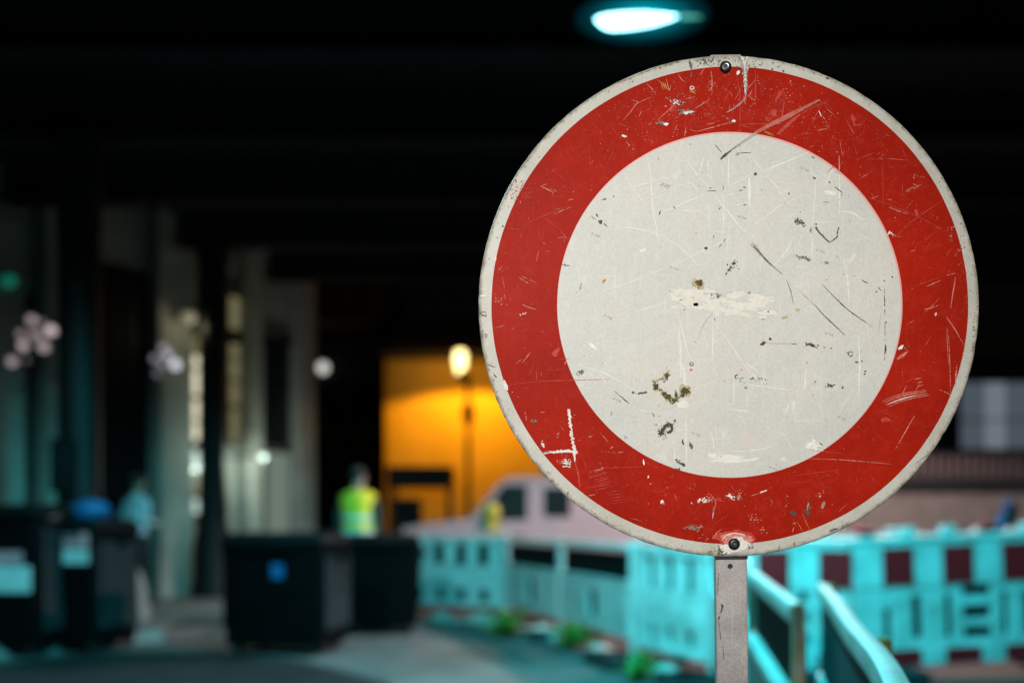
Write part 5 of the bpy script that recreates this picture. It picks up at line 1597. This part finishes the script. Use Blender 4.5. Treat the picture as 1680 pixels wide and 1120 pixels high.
# rim marks
stroke('dark', [(786, 512), (790, 516), (799, 519)], 1.3); stroke('dark', [(796, 511), (798, 518)], .9); stroke('grey', [(785, 513), (797, 511)], 1.0)
specks('grey', 798, 550, 3, 4, 9, .9); stroke('grey', [(800, 597), (806, 600), (813, 602)], 1.5); stroke('dark', [(809, 612), (812, 616), (815, 619)], 2.0); blob('grey', 802, 606, 1.2, 1.0); blob('dark', 825, 371, 1.3, 1.2)
stroke('grey', [(931, 812), (932, 806)], 3.2, rag=.6); specks('tan', 960, 838, 6, 3, 8, 1.2, 40); stroke('dark', [(911, 795), (916, 800)], 1.6); specks('grey', 912, 796, 7, 4, 8, 1.0, 45)
stroke('grey', [(1303, 888), (1304, 896)], 1.8); stroke('grey', [(1278, 893), (1278, 902)], 1.3); stroke('dark', [(1360, 872), (1366, 868), (1374, 867)], 2.6, rag=.6); specks('grey', 1385, 861, 10, 3, 12, 1.0, -25); specks('grey', 1330, 885, 12, 4, 12, 1.0, -20); stroke('grey', [(1500, 762), (1515, 750), (1530, 741)], 1.2); stroke('smear', [(1565, 655), (1580, 648)], 2.0); stroke('tan', [(1567, 668), (1580, 664)], 1.4)
blob('dark', 1357, 129, 2.6, 1.4, 20); blob('dark', 1285, 117, 1.5, 1.3); blob('grey', 1267, 114, 1.5, 1.2); blob('grey', 1268, 104, 1.4, 1.0); specks('grey', 1235, 106, 26, 6, 22, 1.0); stroke('tan', [(1250, 101), (1250, 108)], 1.2); specks('grey', 1165, 100, 22, 7, 46, 1.2, -5); specks('dark', 1160, 102, 16, 6, 22, 1.0, -5); specks('tan', 1175, 98, 30, 4, 20, 1.2); stroke('tan', [(1206, 96), (1206, 104)], 1.2); stroke('grey', [(1100, 107), (1103, 104)], 1.4)
for pts in ([(1018, 138), (1060, 120), (1098, 107)], [(1100, 108), (1130, 99), (1166, 94)]):
    stroke('grey', [(x_ - 1, y__ - 2) for x_, y__ in pts], 1.0, rag=.8, dash=.4)
specks('grey', 1310, 108, 10, 3, 12, 1.0, 12); specks('tan', 1560, 390, 3, 10, 10, 1.2); specks('grey', 1585, 500, 6, 40, 22, .8); specks('tan', 1598, 560, 5, 60, 40, 1.3); specks('tan', 1575, 420, 8, 50, 24, 1.1); specks('grey', 1591, 395, 6, 20, 10, .9, -20)


# ---- fine random wear between the traced marks
for _ in range(950):                          # on the red ring
    a = rw.uniform(0, 2 * math.pi)
    top = rw.random() < .45
    if top:
        a = rw.gauss(-math.pi / 2, .5)
    r = rw.uniform(290, 384)
    x, y_ = 1197 + r * math.cos(a), 501 + r * math.sin(a)
    th = rw.uniform(0, 2 * math.pi)
    L = rw.choice([4, 6, 8, 12, 18, 30]) * rw.uniform(.5, 1.3)
    x2, y2 = x + L * math.cos(th), y_ + L * math.sin(th)
    if not in_ring(x2, y2, 287, 387):
        continue
    stroke('faint' if rw.random() < .86 else 'pale', [(x, y_), ((x + x2) / 2 + rw.uniform(-1, 1), (y_ + y2) / 2 + rw.uniform(-1, 1)), (x2, y2)], rw.uniform(.3, .8), dash=.15)
for _ in range(300):
    a = rw.uniform(0, 2 * math.pi) if rw.random() < .5 else rw.gauss(-math.pi / 2, .45)
    r = rw.uniform(288, 386)
    blob('pale' if rw.random() < .6 else 'faint', 1197 + r * math.cos(a), 501 + r * math.sin(a), rw.uniform(.4, 1.2), rw.uniform(.3, .9), rw.uniform(0, 180), .4, 7)
for _ in range(6):                           # broad rubs on the red
    a = rw.uniform(0, 2 * math.pi)
    r = rw.uniform(305, 368)
    blob('faint', 1197 + r * math.cos(a), 501 + r * math.sin(a), rw.uniform(5, 12), rw.uniform(2, 5), rw.uniform(0, 180), .6, 16)
for _ in range(150):                          # on the white disc
    r = 276 * math.sqrt(rw.random())
    a = rw.uniform(0, 2 * math.pi)
    x, y_ = 1197 + r * math.cos(a), 501 + r * math.sin(a)
    th = rw.choice([math.pi / 2, math.pi / 2, 0, rw.uniform(0, math.pi), rw.uniform(0, math.pi)]) + rw.gauss(0, .08)
    L = rw.uniform(8, 70)
    x2, y2 = x + L * math.cos(th), y_ + L * math.sin(th)
    if not in_ring(x2, y2, 0, 280):
        continue
    stroke('wfaint', [(x, y_), ((x + x2) / 2 + rw.uniform(-2, 2), (y_ + y2) / 2 + rw.uniform(-2, 2)), (x2, y2)], rw.uniform(.8, 2.2), dash=.06)
for _ in range(60):
    r = 274 * math.sqrt(rw.random())
    a = rw.uniform(0, 2 * math.pi)
    blob('grey' if rw.random() < .7 else 'dark', 1197 + r * math.cos(a), 501 + r * math.sin(a), rw.uniform(.4, 1.1), rw.uniform(.3, .8), rw.uniform(0, 180), .5, 7)
for _ in range(24):
    r = 270 * math.sqrt(rw.random())
    a = rw.uniform(0, 2 * math.pi)
    blob(rw.choice(['wfaint', 'blush', 'wfaint']), 1197 + r * math.cos(a), 501 + r * math.sin(a), rw.uniform(3, 11), rw.uniform(2, 6), rw.uniform(0, 180), .6, 14)
for _ in range(170):                          # grime along the edge
    a = rw.uniform(0, 2 * math.pi)
    r = 409.0 - abs(rw.gauss(0, 4.5))
    blob(rw.choice(['grey', 'tan', 'dark', 'grey']), 1196 + r * math.cos(a), 501.5 + r * math.sin(a), rw.uniform(.4, 1.6), rw.uniform(.3, .9), math.degrees(a) + 90 + rw.uniform(-30, 30), .5, 8)

NAMES = {'pale': 'scratches', 'faint': 'faint_scratches', 'white': 'bare_paint', 'chip': 'chips', 'wline': 'rub_lines', 'wfaint': 'faint_rubs', 'dark': 'black_scuffs',
         'grey': 'grey_scuffs', 'smear': 'grey_smears', 'moss': 'lichen', 'moss2': 'lichen_edge', 'rust': 'rust_spots', 'tan': 'metal_chips', 'yellow': 'yellow_flecks',
         'cream': 'sticker_residue', 'tape': 'adhesive_streak', 'tapew': 'adhesive_trace', 'blush': 'pinkish_stains', 'film': 'worn_film'}
for k, m in MBS.items():
    if len(m.bm.verts):
        o = m.build(NAMES[k], MK[k], sign)
        o.location = (0, 0, ZC)
        tag(o, kind='stuff')

# ---- bolts
M_bolt = mat('black_bolt', (0.012, 0.012, 0.013), rough=0.35, var=0.3, scale=200)
M_steel = mat('worn_steel', (0.45, 0.44, 0.42), rough=0.3, metal=0.9, var=0.3, scale=300)
for (px, py, style) in ((1190, 111, 0), (1204, 892, 1)):
    q = S(px, py)
    Mb = Matrix.Translation((q[0], -.0009, ZC + q[1])) @ Matrix.Rotation(R(90), 4, 'X')
    k = KP
    bo = MB().lathe([(0, .0), (9.6 * k, 0), (9.6 * k, .0012), (8.6 * k, .0026), (6.0 * k, .0034), (4.6 * k, .0034), (4.2 * k, .0022), (0, .0020)], 28, Mb).build('bolt', M_bolt, sign, True)
    if style == 0:
        MB().lathe([(2.6 * k, .0024), (2.8 * k, .0040), (4.2 * k, .0041), (4.5 * k, .0036), (4.5 * k, .0023), (2.6 * k, .0024)], 24, Mb).build('socket_ring', M_steel, bo, True)
    else:
        MB().lathe([(0, .0021), (2.0 * k, .0022), (2.2 * k, .0032), (1.2 * k, .0040), (0, .0042)], 16, Mb).build('socket_ring', M_steel, bo, True)

# ---- the square post with its hole, clamps behind and rubber base
M_post = bpy.data.materials.new('weathered_galvanised_post')
n, l = nodes_of(M_post)
b = n['Principled BSDF']
tc = n.new('ShaderNodeTexCoord')
f1 = noise_n(n, l, tc.outputs['Object'], 22.0, 6.0, 0.65)
r1 = ramp(n, [(0.34, (0.36, 0.325, 0.315)), (0.66, (0.50, 0.455, 0.445))])
l.new(f1, r1.inputs['Fac'])
f2 = noise_n(n, l, tc.outputs['Object'], 260.0, 4.0, 0.7)
r2 = ramp(n, [(0.35, (0.78, 0.77, 0.76)), (0.7, (1.1, 1.1, 1.1))])
l.new(f2, r2.inputs['Fac'])
cc = mix(n, l, r1.outputs['Color'], r2.outputs['Color'], 1.0, 'MULTIPLY')
mp = n.new('ShaderNodeMapping')
mp.inputs['Scale'].default_value = (300, 300, 6)
l.new(tc.outputs['Object'], mp.inputs['Vector'])
f3 = noise_n(n, l, mp.outputs['Vector'], 1.0, 3.0, 0.6)
r3 = ramp(n, [(0.58, (0, 0, 0)), (0.8, (0.6, 0.6, 0.6))])
l.new(f3, r3.inputs['Fac'])
cc = mix(n, l, cc, (0.52, 0.49, 0.47), r3.outputs['Color'])
l.new(cc, b.inputs['Base Color'])
b.inputs['Roughness'].default_value = 0.62
b.inputs['Metallic'].default_value = 0.0
bp = n.new('ShaderNodeBump')
bp.inputs['Strength'].default_value = 0.3
bp.inputs['Distance'].default_value = 0.001
l.new(f2, bp.inputs['Height'])
l.new(bp.outputs['Normal'], b.inputs['Normal'])
YP = .0042
wp = .0190
top_z = ZC + (501.5 - 88.5) * KP * 1.006
tiltp = R(-0.62)
Mp = Matrix.Translation(((1201.3 - 1196.0) * KP, 0, ZC + (501.5 - 915) * KP)) @ Matrix.Rotation(tiltp, 4, 'Y')
ZP = ZC + (501.5 - 915) * KP
z_lo = -ZP + .06
z_hi = top_z - ZP
m = MB().box((-wp, YP, z_lo), (wp, YP + .014, z_hi), Mp, bevel=.0022)
m.build('post', M_post, sign)
m = MB()
for zc in (z_hi - .075, .055):
    MB().box((-wp - .004, YP + .0145, zc - .012), (wp + .004, YP + .018, zc + .012), Mp).build('clamp', M_galv, sign)
MB().box((-wp - .0004, YP - .0012, (915 - 917.2) * KP), (wp + .0004, YP - .0001, (915 - 905) * KP), Mp).build('shadow_strip', M_bolt, sign)  # black strip added for the shadow and bracket under the plate's edge
hm = Mp @ Matrix.Translation((-.0018, YP - .0002, (915 - 928.5) * KP * 1.004)) @ Matrix.Rotation(R(90), 4, 'X')
ho = MB().lathe([(0, .0), (.0031, .0), (.0031, .0003), (0, .0003)], 20, hm).build('bolt_hole', M_bolt, sign)
MB().lathe([(.0031, 0), (.0031, .0006), (.0042, .0007), (.0046, 0), (.0031, 0)], 20, hm).build('hole_rim', M_post, ho, True)
# marks on the post: thin dark scuffs, and one dark line under the plate
pm = MB()
def post_stroke(pts, w):
    prev = None
    for i, (x, y_) in enumerate(cat(pts)):
        lx = (x - 1201.3) * KP * 1.004
        lz = (915 - y_) * KP * 1.004
        w_ = w * KP * rw.uniform(.3, .7)
        a = Mp @ Vector((lx - w_, YP - .0003, lz))
        c_ = Mp @ Vector((lx + w_, YP - .0003, lz))
        cur = (pm.bm.verts.new(a), pm.bm.verts.new(c_))
        if prev:
            pm.bm.faces.new((prev[0], prev[1], cur[1], cur[0]))
        prev = cur
post_stroke([(1186, 993), (1184.5, 999), (1183, 1004)], 4)
post_stroke([(1184, 990), (1186, 994)], 3)
post_stroke([(1180.5, 1010), (1179, 1016)], 2.5)
post_stroke([(1179, 1018), (1181, 1034), (1182, 1048)], 1.0)
post_stroke([(1178, 975), (1179.5, 940)], 1.0)
post_stroke([(1186, 1056), (1186.5, 1082)], .8)
post_stroke([(1176, 918), (1190, 917), (1226, 918)], 2.2)  # dark line across the post just below the plate
o = pm.build('post_marks', MK['dark'], sign)
tag(o, kind='stuff')
MB().box((-.36, -.18, 0.003), (.36, .22, .062), Matrix.Translation((Mp.translation.x + .008, .02, 0)), bevel=.02).build('foot_plate', M_rubber, sign)
MB().box((-.36, -.18, .063), (.36, .22, .12), Matrix.Translation((Mp.translation.x + .008, .02, 0)), bevel=.02).build('foot_plate', M_rubber, sign)
